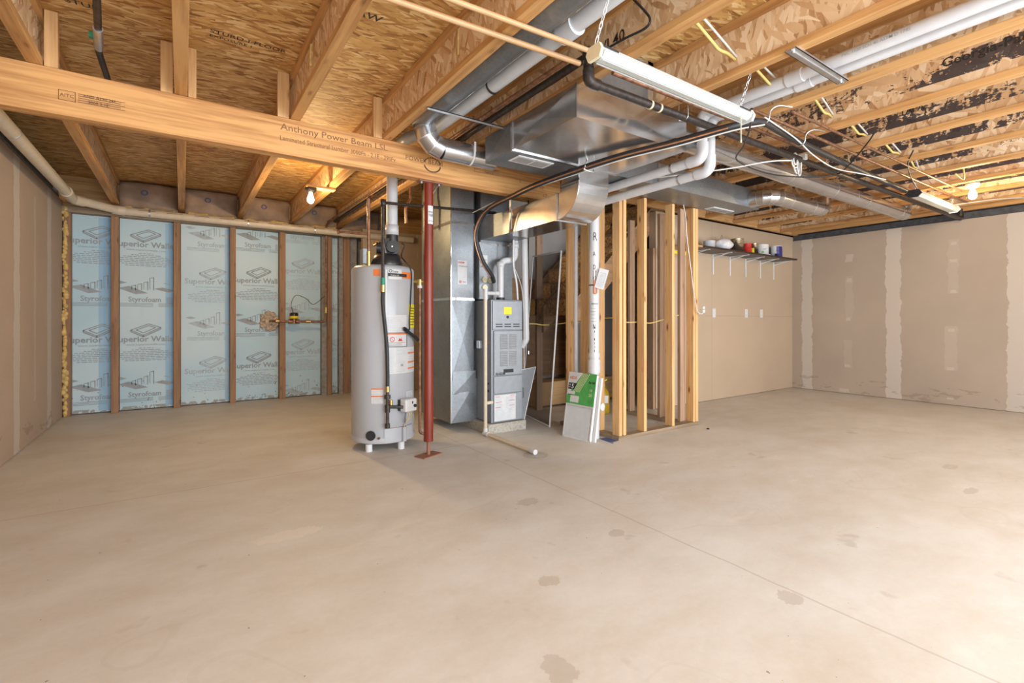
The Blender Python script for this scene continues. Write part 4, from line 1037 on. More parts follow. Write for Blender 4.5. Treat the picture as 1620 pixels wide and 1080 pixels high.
# valve pipe top left
vp2 = thing('black_pipe', 'black iron pipe with a green valve handle above the beam at left', 'pipe', (-.37, 3.4, 2.5))
obj('pipe', MB().tube(fil([(-.27, 2.35, 2.55), (-.377, 3.47, 2.55), (-.374, 4.0, 2.55)], .03), .016, n=14), 'iron', vp2)
obj('handle', MB().box(-.40, -.368, 3.30, 3.33, 2.55, 2.575), 'valveg', vp2)
obj('fitting', MB().cyl((-.350, 3.19, 2.55), (-.372, 3.42, 2.55), .021, n=12), 'strap', vp2)
single('black_pipe', MB().tube([(-1.08, 3.30, 2.47), (-.80, 3.36, 2.47)], .02, n=12), 'iron', 'stub of dark pipe in the top left corner above the beam', 'pipe')

# ================================================================== WHITE PVC PAIR
def pvcpair(x, xd, yb_, lab, zl, end, r=.034, zz=2.50):
    ro = thing('vent_pipe', lab, 'pipe', (x, yb_, zl))
    obj('pipe', MB().tube(fil([(x, YF + .1, zz), (x, yb_, zz), (xd, yb_, zl), (xd, end[1], zl - .01), (end[0], end[1], zl - .012), (end[0], 3.99, 2.0)] if end[1] > 3.98 else [(x, YF + .1, zz), (x, yb_, zz), (xd, yb_, zl), (xd, end[1], zl - .01), (end[0], end[1], zl - .012), (end[0], 3.99, 2.03)], .075, 6), r, n=24), 'pvc', ro)
    for y in (1.36,): obj('coupling', MB().cyl((x, y, zz), (x, y + .09, zz), r * 1.2, n=24), 'pvc', ro)
    obj('elbow_hub', MB().tube(fil([(x, yb_ - .10, zz), (x, yb_, zz), (x, yb_, zz - .10)], .075, 6), r * 1.14, n=24), 'pvc', ro)
    obj('elbow_hub', MB().tube(fil([(xd, yb_, zl + .11), (xd, yb_, zl), (xd, yb_ + .11, zl)], .075, 6), r * 1.14, n=24), 'pvc', ro)
    obj('strap', MB().cyl((xd, yb_ + .24, zl - .001), (xd, yb_ + .258, zl - .001), r * 1.06, n=24), 'strap', ro)
    return ro
pA = pvcpair(2.965, 2.975, 2.02, 'white vent pipe dropping beside the plenum, left of the pair', 2.195, (2.76, 3.99))
pB = pvcpair(3.078, 3.075, 2.03, 'white vent pipe dropping beside the plenum, right of the pair', 2.13, (2.84, 3.90))
for k in range(3): obj('printed_mark', put_text(MB(), 'PVC 1120 SCH 40 ASTM D 1785', .022, (2.965 - .0346, 1.15 - k * .75, 2.493), -Y, Z, .01), 'ink', pA)
ch = thing('steel_channel', 'short steel channel carrying the pair of white pipes across a joist bay', 'bracket', (2.8, 1.2, 2.40))
m = MB().box(2.47, 3.06, 1.165, 1.22, 2.408, 2.411).box(2.47, 3.06, 1.165, 1.168, 2.408, 2.42).box(2.47, 3.06, 1.217, 1.22, 2.408, 2.42).box(2.47, 3.06, 1.188, 1.197, 2.403, 2.409)
obj('channel', m, 'strap', ch)
for x in (2.50, 3.03): obj('bolt', MB().cyl((x, 1.193, 2.398), (x, 1.193, 2.408), .008, n=8), 'strap', ch)

# ================================================================== LAMPS
def chain(p0, p1, mat='strap', lk=.028):
    p0, p1 = Vector(p0), Vector(p1); L_ = (p1 - p0).length; n = max(2, int(L_ / lk)); t = (p1 - p0).normalized()
    u = t.cross(X if abs(t.x) < .8 else Y).normalized(); w_ = t.cross(u); m = MB()
    for i in range(n):
        c = p0 + t * (i + .5) * L_ / n; s_ = u if i % 2 else w_; h = L_ / n * .68; pts = []
        for q in range(9):
            a = 2 * PI * q / 8; pts.append(c + t * math.cos(a) * h + s_ * math.sin(a) * .007)
        m.tube(pts, .0022, n=5, caps=False)
    return m
fl = thing('fluorescent_lamp', 'white fluorescent strip lamp hanging on chains in front of the plenum', 'lamp', (2.05, 1.50, 2.18))
fy, fz0, fx0_, fx1_ = 1.52, 2.222, 1.475, 2.645
m = MB().quadbox([(fx0_, fy - .03, fz0 + .035), (fx0_, fy + .03, fz0 + .035), (fx0_, fy + .045, fz0 + .01), (fx0_, fy - .045, fz0 + .01)], (fx1_ - fx0_, 0, 0))
obj('housing', m, 'fluor', fl)
m = MB(); n = 9; pts = [(fx0_ + .012, fy - .042 * math.cos(PI * q / n), fz0 + .01 - .030 * math.sin(PI * q / n)) for q in range(n + 1)]
m.quadbox(pts, (fx1_ - fx0_ - .024, 0, 0)); obj('diffuser', m, 'diff', fl)
m = MB()
for k in range(1, 8): x = fx0_ + (fx1_ - fx0_) * k / 8; m.quadbox([(x, p[1] * 1.0 + (p[1] - fy) * .02, p[2] - .001) for p in pts], (.004, 0, 0))
obj('diffuser_ribs', m, 'fluor', fl)
for x in (fx0_ - .014, fx1_): obj('end_cap', MB().quadbox([(x, fy - .033, fz0 + .04), (x, fy + .033, fz0 + .04), (x, fy + .048, fz0 + .01), (x, fy + .034, fz0 - .022), (x, fy - .034, fz0 - .022), (x, fy - .048, fz0 + .01)], (.016, 0, 0)), 'cream' if x < 2 else 'white', fl)
m = MB()
for yy in (-.018, .018): m.box(fx0_ + .02, fx1_ - .02, fy + yy - .003, fy + yy + .003, fz0 - .0225, fz0 - .0205)
obj('diffuser_grooves', m, 'fluor', fl)
obj('chain', chain((fx0_ + .0, fy, fz0 + .05), (1.527, fy - .14, 2.715), 'white'), 'white', fl)
obj('chain', chain((fx1_ - .06, fy, fz0 + .05), (2.60, fy - .06, 2.46), 'white'), 'strap', fl)
obj('pull_cord', MB().cyl((fx1_ - .10, fy - .03, fz0 - .02), (fx1_ - .10, fy - .03, fz0 - .15), .003, n=6).cyl((fx1_ - .10, fy - .03, fz0 - .15), (fx1_ - .10, fy - .03, fz0 - .165), .005, n=6), 'cream', fl)
obj('slot', MB().box(fx0_ + .01, fx0_ + .10, fy - .0405, fy - .034, fz0 + .022, fz0 + .030).box(fx1_ - .12, fx1_ - .02, fy - .0405, fy - .034, fz0 + .022, fz0 + .030), 'inkb', fl)
f2 = thing('fluorescent_lamp', 'far fluorescent strip lamp hanging on chains near the right bulb', 'lamp', (6.3, 1.66, 2.25))
a, b, fy = 5.74, 6.92, 1.64
obj('housing', MB().quadbox([(a, fy - .035, 2.31), (a, fy + .035, 2.31), (a, fy + .06, 2.275), (a, fy - .06, 2.275)], (b - a, 0, 0)), 'fluor', f2)
obj('diffuser', MB().quadbox([(a, fy - .055, 2.275), (a, fy + .055, 2.275), (a, fy + .03, 2.25), (a, fy - .03, 2.25)], (b - a, 0, 0)), 'diff', f2)
for x in (a - .014, b): obj('end_cap', MB().quadbox([(x, fy - .04, 2.315), (x, fy + .04, 2.315), (x, fy + .062, 2.275), (x, fy + .03, 2.243), (x, fy - .03, 2.243), (x, fy - .062, 2.275)], (.015, 0, 0)), 'blackpl' if x < 6 else 'white', f2)
obj('chain', chain((a + .03, fy, 2.31), (a + .02, fy, 2.47)), 'strap', f2); obj('chain', chain((b - .04, fy, 2.31), (b + .02, fy, 2.47)), 'white', f2)
obj('power_cord', MB().tube(smooth([(a + .02, fy - .02, 2.315), (5.45, 1.58, 2.37), (5.1, 1.50, 2.41), (4.95, 1.42, 2.47)], 6), .005, n=6), 'blackrub', f2)
def bulb(x, y, ln, lab, kind, zb=2.42):
    ro = thing('light_bulb_fixture', lab, 'light', (x, y, zb - .24))
    obj('holder', MB().lathe([(.001, 0), (.055, 0), (.058, -.012), (.045, -.035), (.03, -.045), (.001, -.045)], (x, y, zb), 28), 'iron' if kind else 'white', ro)
    obj('bulb', MB().lathe([(.014, -.04), (.016, -.06), (.028, -.09), (.033, -.115), (.028, -.138), (.014, -.150), (.001, -.153)], (x, y, zb), 24), 'bulb', ro)
bulb(1.06, 5.12, 0, 'lit bare bulb in a brown holder beyond the beam', 1, 2.395)
single('bulb_board', MB().box(1.01, 1.29, 5.07, 5.17, 2.397, 2.417), 'lum_x', 'small wood board carrying the left bulb holder beside the joist', 'board')
bulb(6.40, 1.37, 0, 'lit bare bulb in a white holder under the right joists', 0, 2.415)
bulb(1.55, -.75, 0, 'added unseen bulb in a white holder behind the viewer on the left', 0, 2.415)  # unseen fixture added to go with the near fill light
bulb(5.0, -.9, 0, 'added unseen bulb in a white holder behind the viewer on the right', 0, 2.415)  # unseen fixture added for the fill light on the right

# ================================================================== PVC DRAIN ALONG THE WALLS
dr_ = thing('drain_line', 'long beige plastic drain pipe along the left wall and over the foam wall', 'pipe', (0, 7.15, 2.3))
obj('pipe', MB().tube(fil([(-.955, 3.62, 2.355), (-.945, 6.75, 2.345), (-.60, 7.165, 2.342), (2.9, 6.92, 2.295)], .04, 4), .046, n=24), 'pvc_o', dr_)
for p, q in (((-.945, 6.40, 2.346), (-.945, 6.50, 2.346)), ((-.935, 6.78, 2.345), (-.87, 6.86, 2.345)), ((-.66, 7.13, 2.343), (-.55, 7.163, 2.342)), ((1.86, 6.995, 2.309), (1.97, 6.987, 2.308))):
    obj('coupling', MB().cyl(p, q, .053, n=24), 'pvc_o', dr_)
for x in (-.32, .70, 1.5): obj('clamp', MB().cyl((x, 7.165 - (x + .6) * .07, 2.342 - (x + .6) * .0134), (x + .015, 7.165 - (x + .615) * .07, 2.342 - (x + .6) * .0134), .048, n=24), 'strap', dr_)
for y in (4.6, 5.7, 6.2): obj('clamp', MB().cyl((-.95, y, 2.351), (-.95, y + .008, 2.351), .048, n=24), 'strap', dr_)
m = MB()
for k in range(9): bar(m, (-.42 + k * .27, 7.1045 - k * .019, 2.355 - k * .0036), Vector((1, -.07, 0)), Z, 0, .16, 0, .006)
obj('printed_mark', m, 'inkbr', dr_)

# water meter
wm = thing('water_meter', 'brass water meter with a black and yellow head on a copper pipe', 'meter', (1.27, 7.15, 1.0))
obj('pipe', MB().tube(fil([(.985, 7.33, 1.065), (1.02, 7.17, 1.065), (1.685, 7.15, 1.055), (1.685, 7.15, 1.2), (1.685, 7.13, 2.42), (1.70, 6.9, 2.46)], .04), .0145, n=12), 'copper', wm)
obj('meter_body', MB().cyl((1.20, 7.17, 1.06), (1.34, 7.165, 1.06), .030, n=16).cyl((1.27, 7.17, 1.03), (1.27, 7.17, 1.10), .04, n=20), 'copper', wm)
obj('head', MB().lathe([(.001, .0), (.05, .0), (.055, .02), (.055, .07), (.045, .085), (.001, .087)], (1.27, 7.168, 1.095), 24), 'blackpl', wm)
obj('yellow_ring', MB().lathe([(.056, .0), (.058, .005), (.058, .03), (.056, .035)], (1.27, 7.168, 1.10), 24), 'yellow', wm)
obj('valve', MB().cyl((1.42, 7.16, 1.06), (1.48, 7.16, 1.06), .024, n=10).cyl((1.685, 7.15, 1.18), (1.685, 7.15, 1.26), .022, n=10).cyl((1.04, 7.17, 1.065), (1.08, 7.17, 1.065), .02, n=8), 'brass', wm)
obj('reader_wire', MB().tube(smooth([(1.26, 7.165, 1.17), (1.24, 7.20, 1.30), (1.30, 7.2, 1.42), (1.43, 7.2, 1.38), (1.53, 7.2, 1.30), (1.67, 7.15, 1.42)], 7), .004, n=6), 'blackrub', wm)
m = MB(); random.seed(9)
for k in range(130):
    a = random.random() * 2 * PI; r = random.random() ** .5 * .10
    q = .016 + random.random() * .016; m.lathe([(.001, -q), (q * .8, -q * .5), (q, 0), (q * .8, q * .5), (.001, q)], (.985 + r * math.cos(a) * 1.05, 7.325 + random.uniform(-.01, .01), 1.06 + r * 1.2 * math.sin(a)), 8)
M['foamtan'] = plain('tan_foam', (.50, .40, .30), .9, var=.35, sc=30)
single('foam_sealant', m, 'foamtan', 'lumpy foam sealant around the pipe hole in the foam board', 'sealant', kind='stuff')

# ================================================================== STUD ENCLOSURE
g = 'bare studs of the closet frame'
fr = [(3.232, 3.27, 'pale pine corner stud of the closet frame, nearest the viewer'), (3.285, 3.323, 'pine stud doubled against the closet corner stud'), (3.563, 3.601, 'pine stud in the closet front, second from its near corner'),
      (3.972, 4.010, 'pine stud in the closet front, third from its near corner'), (4.352, 4.39, 'pine stud at the right end of the closet front'), (4.308, 4.346, 'pine stud doubled beside the closet right end stud')]
for a, b, lb in fr: single('closet_stud', MB().box(a, b, 3.032, 3.119, .038, 2.222), 'lum_z', lb, 'stud', g, bevel=.003)
single('bottom_plate', MB().box(3.222, 4.39, 3.03, 3.119, 0, .037), 'plate', 'dark sole plate under the front studs of the closet frame', 'plate')
single('bottom_plate', MB().box(3.222, 3.311, 3.121, 3.84, 0, .037), 'plate_y', 'dark sole plate of the closet left side beside the tall white pipe', 'plate')
single('bottom_plate', MB().box(4.22, 4.31, 3.121, 3.95, 0, .037), 'plate_y', 'dark sole plate of the closet right side inside the frame', 'plate')
lf = [(3.235, 3.32, 3.30, 3.338, 'pine stud behind the tall white pipe'), (3.235, 3.32, 3.43, 3.468, 'pine stud of the triple group left of the tall white pipe'), (3.235, 3.32, 3.47, 3.508, 'middle pine stud of the triple group'), (3.235, 3.32, 3.51, 3.548, 'rear pine stud of the triple group'),
      (3.235, 3.32, 3.73, 3.768, 'pine stud left of the thin white pipe, in line with the stairs')]
for a, b, c, d, lb in lf: single('closet_stud', MB().box(a, b, c, d, .038, 2.41), 'lum_z', lb, 'stud', g, bevel=.003)
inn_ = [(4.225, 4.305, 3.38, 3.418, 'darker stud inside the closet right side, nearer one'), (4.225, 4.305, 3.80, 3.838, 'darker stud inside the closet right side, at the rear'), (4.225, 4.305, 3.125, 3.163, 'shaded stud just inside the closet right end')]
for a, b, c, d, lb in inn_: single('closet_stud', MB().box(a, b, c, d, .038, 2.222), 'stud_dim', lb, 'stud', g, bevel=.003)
single('stair_stud', MB().box(3.50, 3.585, 4.60, 4.638, 0, 2.10), 'stud_dim', 'stud coloured dark for shade, right of the furnace under the stairs', 'stud')
single('stair_stud', MB().box(4.70, 4.738, 3.865, 3.95, 0, 1.95), 'stud_dim', 'stud coloured dark for shade, behind the closet under the stairs', 'stud')
# yellow cable through the studs
single('yellow_cable', MB().tube(smooth([(2.75, 4.12, 1.04), (3.0, 4.0, 1.04), (3.18, 3.95, 1.03), (3.38, 3.30, 1.10), (3.42, 3.14, 1.06), (3.62, 3.14, 1.06), (3.78, 3.14, 1.05), (3.95, 3.14, 1.08), (4.10, 3.14, 1.11), (4.28, 3.15, 1.14)], 6), .005, n=7), 'yelcab', 'yellow cable strung through the closet studs at waist height', 'cable')
ec = thing('extension_cord', 'white cord with a plug hanging in front of the closet end stud', 'cord', (4.3, 2.98, 1.2))
obj('cord', MB().tube(smooth([(4.13, 3.02, 2.226), (4.14, 3.0, 2.10), (4.16, 3.0, 1.9), (4.22, 3.0, 1.6), (4.27, 3.0, 1.35), (4.33, 3.0, 1.17), (4.41, 3.0, 1.145), (4.43, 3.0, 1.18)], 6), .0055, n=7), 'whcab', ec)
obj('plug', MB().box(4.405, 4.44, 2.985, 3.01, 1.155, 1.185).box(4.41, 4.435, 2.985, 3.01, 1.19, 1.22), 'white', ec, bevel=.004)

# stairs
st = thing('staircase', 'unpainted open underside of the basement stairs behind the closet', 'stairs', (3.9, 4.4, .3))
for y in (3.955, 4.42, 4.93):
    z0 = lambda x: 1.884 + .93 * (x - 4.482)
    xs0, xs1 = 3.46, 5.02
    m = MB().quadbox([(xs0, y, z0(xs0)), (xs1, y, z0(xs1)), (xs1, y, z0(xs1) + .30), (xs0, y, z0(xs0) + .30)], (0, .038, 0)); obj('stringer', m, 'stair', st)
m = MB(); k = 0
for i in range(7):
    xa = 3.50 + i * .215; za = z0(xa) + .16
    m.box(xa, xa + .02, 3.995, 4.415, za - .0, za + .18); m.box(xa, xa + .02, 4.46, 4.925, za, za + .18)
obj('risers', m, 'osb_y', st)
m = MB()
for i in range(7):
    xa = 3.50 + i * .215; za = z0(xa) + .16
    m.box(xa + .0, xa + .24, 3.995, 4.415, za + .182, za + .205); m.box(xa, xa + .24, 4.46, 4.925, za + .182, za + .205)
obj('treads', m, 'stair', st)
single('panel_board', MB().box(4.02, 4.60, 4.60, 4.62, .0, 1.42), 'panelwood', 'dark grey wood panelling sheet leaning under the stairs', 'panel')
single('storage_box', MB().box(3.55, 4.95, 4.70, 5.02, .02, .31), 'plyb', 'low plywood box under the stairs behind the closet', 'box', bevel=.004)
single('brown_board', MB().box(3.0, 4.6, 4.98, 5.04, .35, 1.6), 'stair', 'brown boarding closing the space under the stairs', 'board')
sc_ = thing('mesh_screen', 'tall white framed dark mesh screen leaning right of the furnace', 'screen', (3.1, 4.1, 0))
A_, B_, C_, D_ = Vector((3.05, 3.80, .010)), Vector((3.19, 4.42, .010)), Vector((3.36, 4.42, 1.80)), Vector((3.19, 3.785, 1.78))
B_ = Vector((3.225, 4.53, .010)); C_ = Vector((3.385, 4.52, 1.82))
m = MB()
for p, q in ((A_, B_), (B_, C_), (C_, D_), (D_, A_)): m.cyl(p, q, .009, n=8)
obj('frame', m, 'white', sc_)
nrm = (B_ - A_).cross(D_ - A_).normalized() * .001
t_ = NT('screen_mesh'); t_.set(Base_Color=(.07, .05, .04, 1), Roughness=.7, Alpha=.42); M['mesh'] = t_.m
obj('mesh', MB().add([A_, B_, C_, D_, A_ + nrm, B_ + nrm, C_ + nrm, D_ + nrm], [(0, 1, 2, 3), (7, 6, 5, 4), (0, 4, 5, 1), (1, 5, 6, 2), (2, 6, 7, 3), (3, 7, 4, 0)]), 'mesh', sc_)

# tall white pipe with writing, thermometer
bp = thing('tall_pipe', 'thick white plastic pipe with handwritten letters beside the closet corner', 'pipe', (3.11, 3.235, 0))
bx, by = 3.118, 3.235
obj('pipe', MB().cyl((bx, by, .0), (bx, by, 2.42), .047, n=28), 'pvc', bp)
obj('coupling', MB().cyl((bx, by, .60), (bx, by, .72), .056, n=28).cyl((bx, by, .74), (bx, by, .78), .053, n=28).cyl((bx, by, .08), (bx, by, .55), .050, n=28), 'pvc', bp)
obj('cleanout_cap', MB().cyl((bx + .03, by - .05, .29), (bx + .035, by - .075, .29), .035, n=20), 'white', bp)
ba = math.atan2(-by, -bx)
m = MB()
for ch_, z in (('R', 1.80), ('A', 1.66), ('D', 1.54), ('O', 1.44), ('N', 1.0)): cyl_text(m, bx, by, .0478, ba - .25, z, ch_, .11 if ch_ == 'R' else .06, -.0, .6)
cyl_text(m, bx, by, .0478, ba - .55, 1.22, 'REHAU', .02, .01); 
for q in range(5): p = cyl_patch(bx, by, .0478, ba - .6, ba + .5, 1.185 - q * .03, 1.187 - q * .03, 6); m.add(p.v, p.f)
for q in range(9):
    z = 1.0 - q * .035; p = cyl_patch(bx, by, .0478, ba + .0 + .05 * (q % 3), ba + .12 + .05 * (q % 2), z, z + .02, 2); m.add(p.v, p.f)
obj('lettering', m, 'inkb', bp)
mano = thing('manometer', 'clear U shaped tube gauge with red fluid strapped to the tall white pipe', 'gauge', (bx, by - .05, 1.32))
tv = Vector((-math.sin(ba), math.cos(ba), 0)); rv = Vector((math.cos(ba), math.sin(ba), 0)); c0 = Vector((bx, by, 1.33)) + rv * .058 + tv * .012
U = [c0 - tv * .012 + Z * .20] + [c0 + tv * (-.012 * math.cos(a)) - Z * (.012 * math.sin(a)) for a in [PI * q / 8 for q in range(9)]] + [c0 + tv * .012 + Z * .20]
obj('glass_tube', MB().tube(U, .0048, n=10), 'white', mano)
U2 = [c0 - tv * .012 + Z * .11] + U[1:-1] + [c0 + tv * .012 + Z * .07]
obj('red_fluid', MB().tube(U2, .0054, n=10), 'orange', mano)
obj('strap', MB().cyl((bx, by, 1.392), (bx, by, 1.402), .0485, n=28), 'blackpl', mano)
tg = Matrix.Translation(c0 + tv * .055 + Z * .12 + rv * .012) @ Matrix.Rotation(ba + PI / 2, 4, 'Z') @ Matrix.Rotation(.28, 4, 'Y')
ppr = single('paper_tag', MB().box(-.042, .042, -.001, .001, -.09, .09).xf(tg), 'label', 'white instruction card hanging askew from the tube gauge', 'card')
m = MB()
for a, b, c, d in ((-.028, .026, .05, .053), (.023, .026, -.03, .05), (-.028, .026, -.033, -.03)): m.box(a, b, -.0025, -.0012, c, d)
for q in range(7): m.box(-.022, .012, -.002, -.0012, .035 - q * .009, .037 - q * .009)
for q in range(4): m.box(-.03, .03, -.002, -.0012, -.045 - q * .009, -.043 - q * .009)
obj('print', m.xf(tg), 'ink', ppr)
single('vent_pipe', MB().cyl((3.20, 3.575, 0), (3.20, 3.575, 2.40), .021, n=20), 'pvc', 'thin white plastic pipe between two closet studs', 'pipe')

# ================================================================== THINGS ON THE FLOOR
# furnace filter in green wrapper
ft = thing('furnace_filter', 'pleated white air filter with a green and white wrapper leaning on the pipes', 'air filter', (3.0, 3.1, 0))
b0 = Vector((2.935, 3.47, .0)); b1 = Vector((2.966, 3.135, 0))     # bottom corners on the floor (away, near)
ux = (b1 - b0); W = ux.length; ux.normalize()
tl = Vector((3.035, 3.48, .59)); upv = (tl - b0); H_ = upv.length; upv.normalize(); upv = (upv - ux * upv.dot(ux)).normalized()
nn = ux.cross(upv).normalized()
if nn.x > 0: nn = -nn
def fpt(u, v, o=0): return b0 + ux * u + upv * v + nn * o
def fbox(m, u0, u1, v0, v1, o0, o1):
    vs = [fpt(u, v, o) for o in (o0, o1) for (u, v) in ((u0, v0), (u1, v0), (u1, v1), (u0, v1))]
    return m.add(vs, [(0, 3, 2, 1), (4, 5, 6, 7), (0, 1, 5, 4), (1, 2, 6, 5), (2, 3, 7, 6), (3, 0, 4, 7)])
FH = .60
obj('frame', fbox(fbox(fbox(fbox(MB(), 0, W, 0, .012, -.001, -.026), 0, W, FH - .012, FH, -.001, -.026), 0, .012, 0, FH, -.001, -.026), W - .012, W, 0, FH, -.001, -.026), 'white', ft)
m = MB(); n = 22
for q in range(n):
    u = .012 + (W - .024) * q / n; du = (W - .024) / n
    m.add([fpt(u, .01, -.018), fpt(u + du / 2, .01, -.004), fpt(u + du, .01, -.018), fpt(u, FH - .01, -.018), fpt(u + du / 2, FH - .01, -.004), fpt(u + du, FH - .01, -.018)], [(0, 1, 4, 3), (1, 2, 5, 4)])
obj('pleats', m, 'label', ft)
wr = obj('wrapper', fbox(MB(), .0, W, .305, FH, .0005, .002), 'green', ft)
obj('wrapper_band', fbox(fbox(MB(), 0, W, .294, .302, .0005, .002), 0, W, .303, .309, .0021, .0026), 'label', wr)
obj('white_corner', MB().add([fpt(0, FH, .0024), fpt(W * .52, FH, .0024), fpt(W * .12, .42, .0024), fpt(0, .38, .0024)], [(0, 1, 2, 3)]), 'label', wr)
obj('black_flag', MB().add([fpt(.01, .50, .0032), fpt(.115, .50, .0032), fpt(.085, .44, .0032), fpt(.01, .44, .0032)], [(0, 1, 2, 3)]), 'inkb', wr)
m = MB(); put_text(m, '5', .06, fpt(.05, .449, .0042), ux, upv, .03); put_text(m, 'FPR', .017, fpt(.013, .475, .0042), ux, upv, .02); put_text(m, 'BEST', .013, fpt(.013, .455, .0042), ux, upv, .02)
obj('lettering', m, 'label', wr)
m = MB(); put_text(m, 'HDX', .04, fpt(.02, .535, .0040), ux, upv, .02); obj('lettering', m, 'orange', wr)
m = MB(); put_text(m, 'FILTER', .025, fpt(.255, .51, .004), ux, upv, .03); put_text(m, '16 20 1', .016, fpt(.02, .385, .004), ux, upv, .01); obj('lettering', m, 'inkb', wr)
m = MB(); put_text(m, '10', .035, fpt(.27, .44, .004), ux, upv, .01); put_text(m, '20', .035, fpt(.27, .395, .004), ux, upv, .01); obj('lettering', m, 'cream', wr)
obj('white_sticker', fbox(fbox(MB(), .05, .155, .325, .385, .003, .0036), .01, .10, .395, .425, .003, .0036), 'label', wr)
m = MB()
for q in range(5): a = .18 + q * .018; m.add([fpt(a, FH - .005, .0034), fpt(a + .006, FH - .005, .0034), fpt(a - .10, .42, .0034), fpt(a - .106, .42, .0034)], [(0, 1, 2, 3)])
obj('stripes', m, 'cream', wr)
single('furnace_filter', fbox(MB(), .07, W + .03, 0, .575, -.032, -.055), 'white', 'second white air filter tucked behind the green wrapped one', 'air filter')
single('blue_card', MB().quadbox([(3.13, 3.19, .0), (3.215, 3.18, .0), (3.215, 3.035, .0), (3.115, 3.03, .0)], (0, 0, .002)), 'blue', 'dark blue card lying on the floor at the closet corner', 'card')
single('debris', MB().box(3.11, 3.13, 3.0, 3.02, 0, .001).lathe([(.001, .012), (.012, .01), (.014, .0)], (4.30, 2.86, 0), 10), 'inkb', 'small black stopper lying on the floor by the closet plate', 'stopper')
# oil jug
jg = thing('oil_jug', 'clear plastic jug of golden oil with a yellow cap on the closet floor', 'jug', (4.11, 4.1, 0))
jx, jy = 3.92, 3.90
jx, jy = 4.02, 4.03
obj('bottle', MB().lathe([(.001, .002), (.072, .002), (.080, .02), (.080, .10), (.074, .13), (.080, .16), (.080, .20), (.068, .255), (.035, .30), (.024, .315), (.024, .325)], (jx, jy, 0), 28), 'oil', jg)
obj('cap', MB().lathe([(.001, .345), (.024, .345), (.027, .325), (.027, .31)], (jx, jy, 0), 20).tube(fil([(jx + .0, jy, .34), (jx + .01, jy - .01, .375), (jx + .045, jy - .02, .39)], .01), .009, n=8), 'cap_y', jg)
obj('label', cyl_patch(jx, jy, .0812, math.atan2(-jy, -jx) - .7, math.atan2(-jy, -jx) + .9, .13, .215), 'label', jg)
# furnace door panel leaning
pd = thing('metal_panel', 'grey sheet metal furnace panel leaning right of the furnace', 'panel', (2.95, 3.85, 0))
def qpt(a, b): return a
c1, c2 = Vector((2.845, 3.80, .12)), Vector((3.03, 3.85, .545))
m = MB().quadbox([(2.80, 3.985, .57), (3.045, 4.03, .59), (2.83, 3.96, .006), (2.80, 3.955, .006)], (.0, .02, .0)); obj('sheet', m, 'furn_l', pd)
obj('folded_edge', MB().tube([(2.80, 3.981, .572), (3.045, 4.026, .592), (2.83, 3.956, .012)], .006, n=6), 'white', pd)
obj('handle', MB().tube(fil([(2.81, 3.965, .40), (2.85, 3.965, .40), (2.85, 3.96, .30), (2.81, 3.96, .30)], .01), .004, n=6), 'furn', pd)

# ================================================================== ALCOVE SHELF
ws = thing('storage_shelf', 'dark stained shelf on white brackets along the alcove wall', 'shelf', (6.6, 3.72, 1.98))
sz = 1.985
obj('board', MB().box(5.24, 7.52, 3.53, 3.855, sz - .022, sz), 'shelf', ws, bevel=.002)
obj('pale_board', MB().box(4.9, 5.236, 3.55, 3.855, sz - .02, sz), 'plyb', ws)
for x in (5.42, 5.905, 6.305, 6.70, 7.09, 7.47):
    br = obj('bracket', MB().box(x - .012, x + .012, 3.848, 3.857, sz - .29, sz - .022).box(x - .010, x + .010, 3.58, 3.857, sz - .030, sz - .023)
             .quadbox([(x - .003, 3.85, sz - .06), (x - .003, 3.85, sz - .085), (x - .003, 3.62, sz - .03), (x - .003, 3.64, sz - .028)], (.006, 0, 0)), 'white', ws)
def can(x, y, r, h, mat, lab, top='strap', extra=None, cat='paint can'):
    ro = thing('paint_can', lab, cat, (x, y, sz), 'cans on the alcove shelf')
    obj('body', MB().lathe([(.001, .001), (r, .001), (r, h - .008), (r + .003, h - .004), (r, h)], (x, y, sz), 28), mat, ro)
    obj('lid', MB().lathe([(r - .002, h - .002), (r - .012, h - .006), (.001, h - .006)], (x, y, sz), 28), top, ro)
    if extra: obj('label', cyl_patch(x, y, r + .0012, math.atan2(-y, -x) + extra[1], math.atan2(-y, -x) + extra[2], sz + h * extra[3], sz + h * extra[4]), extra[0], ro)
    hx = Vector((-x, -y, 0)).normalized(); s_ = Vector((-hx.y, hx.x, 0))
    obj('handle', MB().tube(smooth([Vector((x, y, sz + h * .8)) + s_ * (r + .004), Vector((x, y, sz + h * .55)) + hx * (r + .006) + s_ * r * .3, Vector((x, y, sz + h * .8)) - s_ * (r + .004)], 6), .0018, n=5), 'iron', ro)
    return ro
can(6.18, 3.68, .088, .185, 'paint_met', 'bare shiny metal paint can on the alcove shelf', 'iron')
can(6.46, 3.69, .052, .150, 'redp', 'red can right of the bare metal can', 'inkb')
can(6.64, 3.70, .062, .165, 'paint_met', 'beige can with a yellow label behind the red can', 'strap', ('yellow', -1.2, .1, .05, .6))
can(6.83, 3.68, .080, .165, 'white', 'white paint can in the middle of the right group', 'iron', ('green', -.1, .25, .25, .4))
can(7.02, 3.70, .038, .14, 'inkb', 'small black tin beside the white paint can', 'strap', ('label', -1, 1, .1, .3))
can(7.20, 3.68, .082, .175, 'white', 'large white paint can with a navy label at the shelf end', 'iron', ('navy', .1, 1.3, .1, .95))
can(7.36, 3.72, .050, .145, 'inkb', 'dark tin with pale label last on the shelf', 'strap', ('cream', -.5, .5, .2, .8))
can(7.12, 3.62, .022, .055, 'navy', 'tiny navy jar in front of the white cans', 'strap')
random.seed(11)
m = MB(); n1, n2 = 18, 12; vs = []
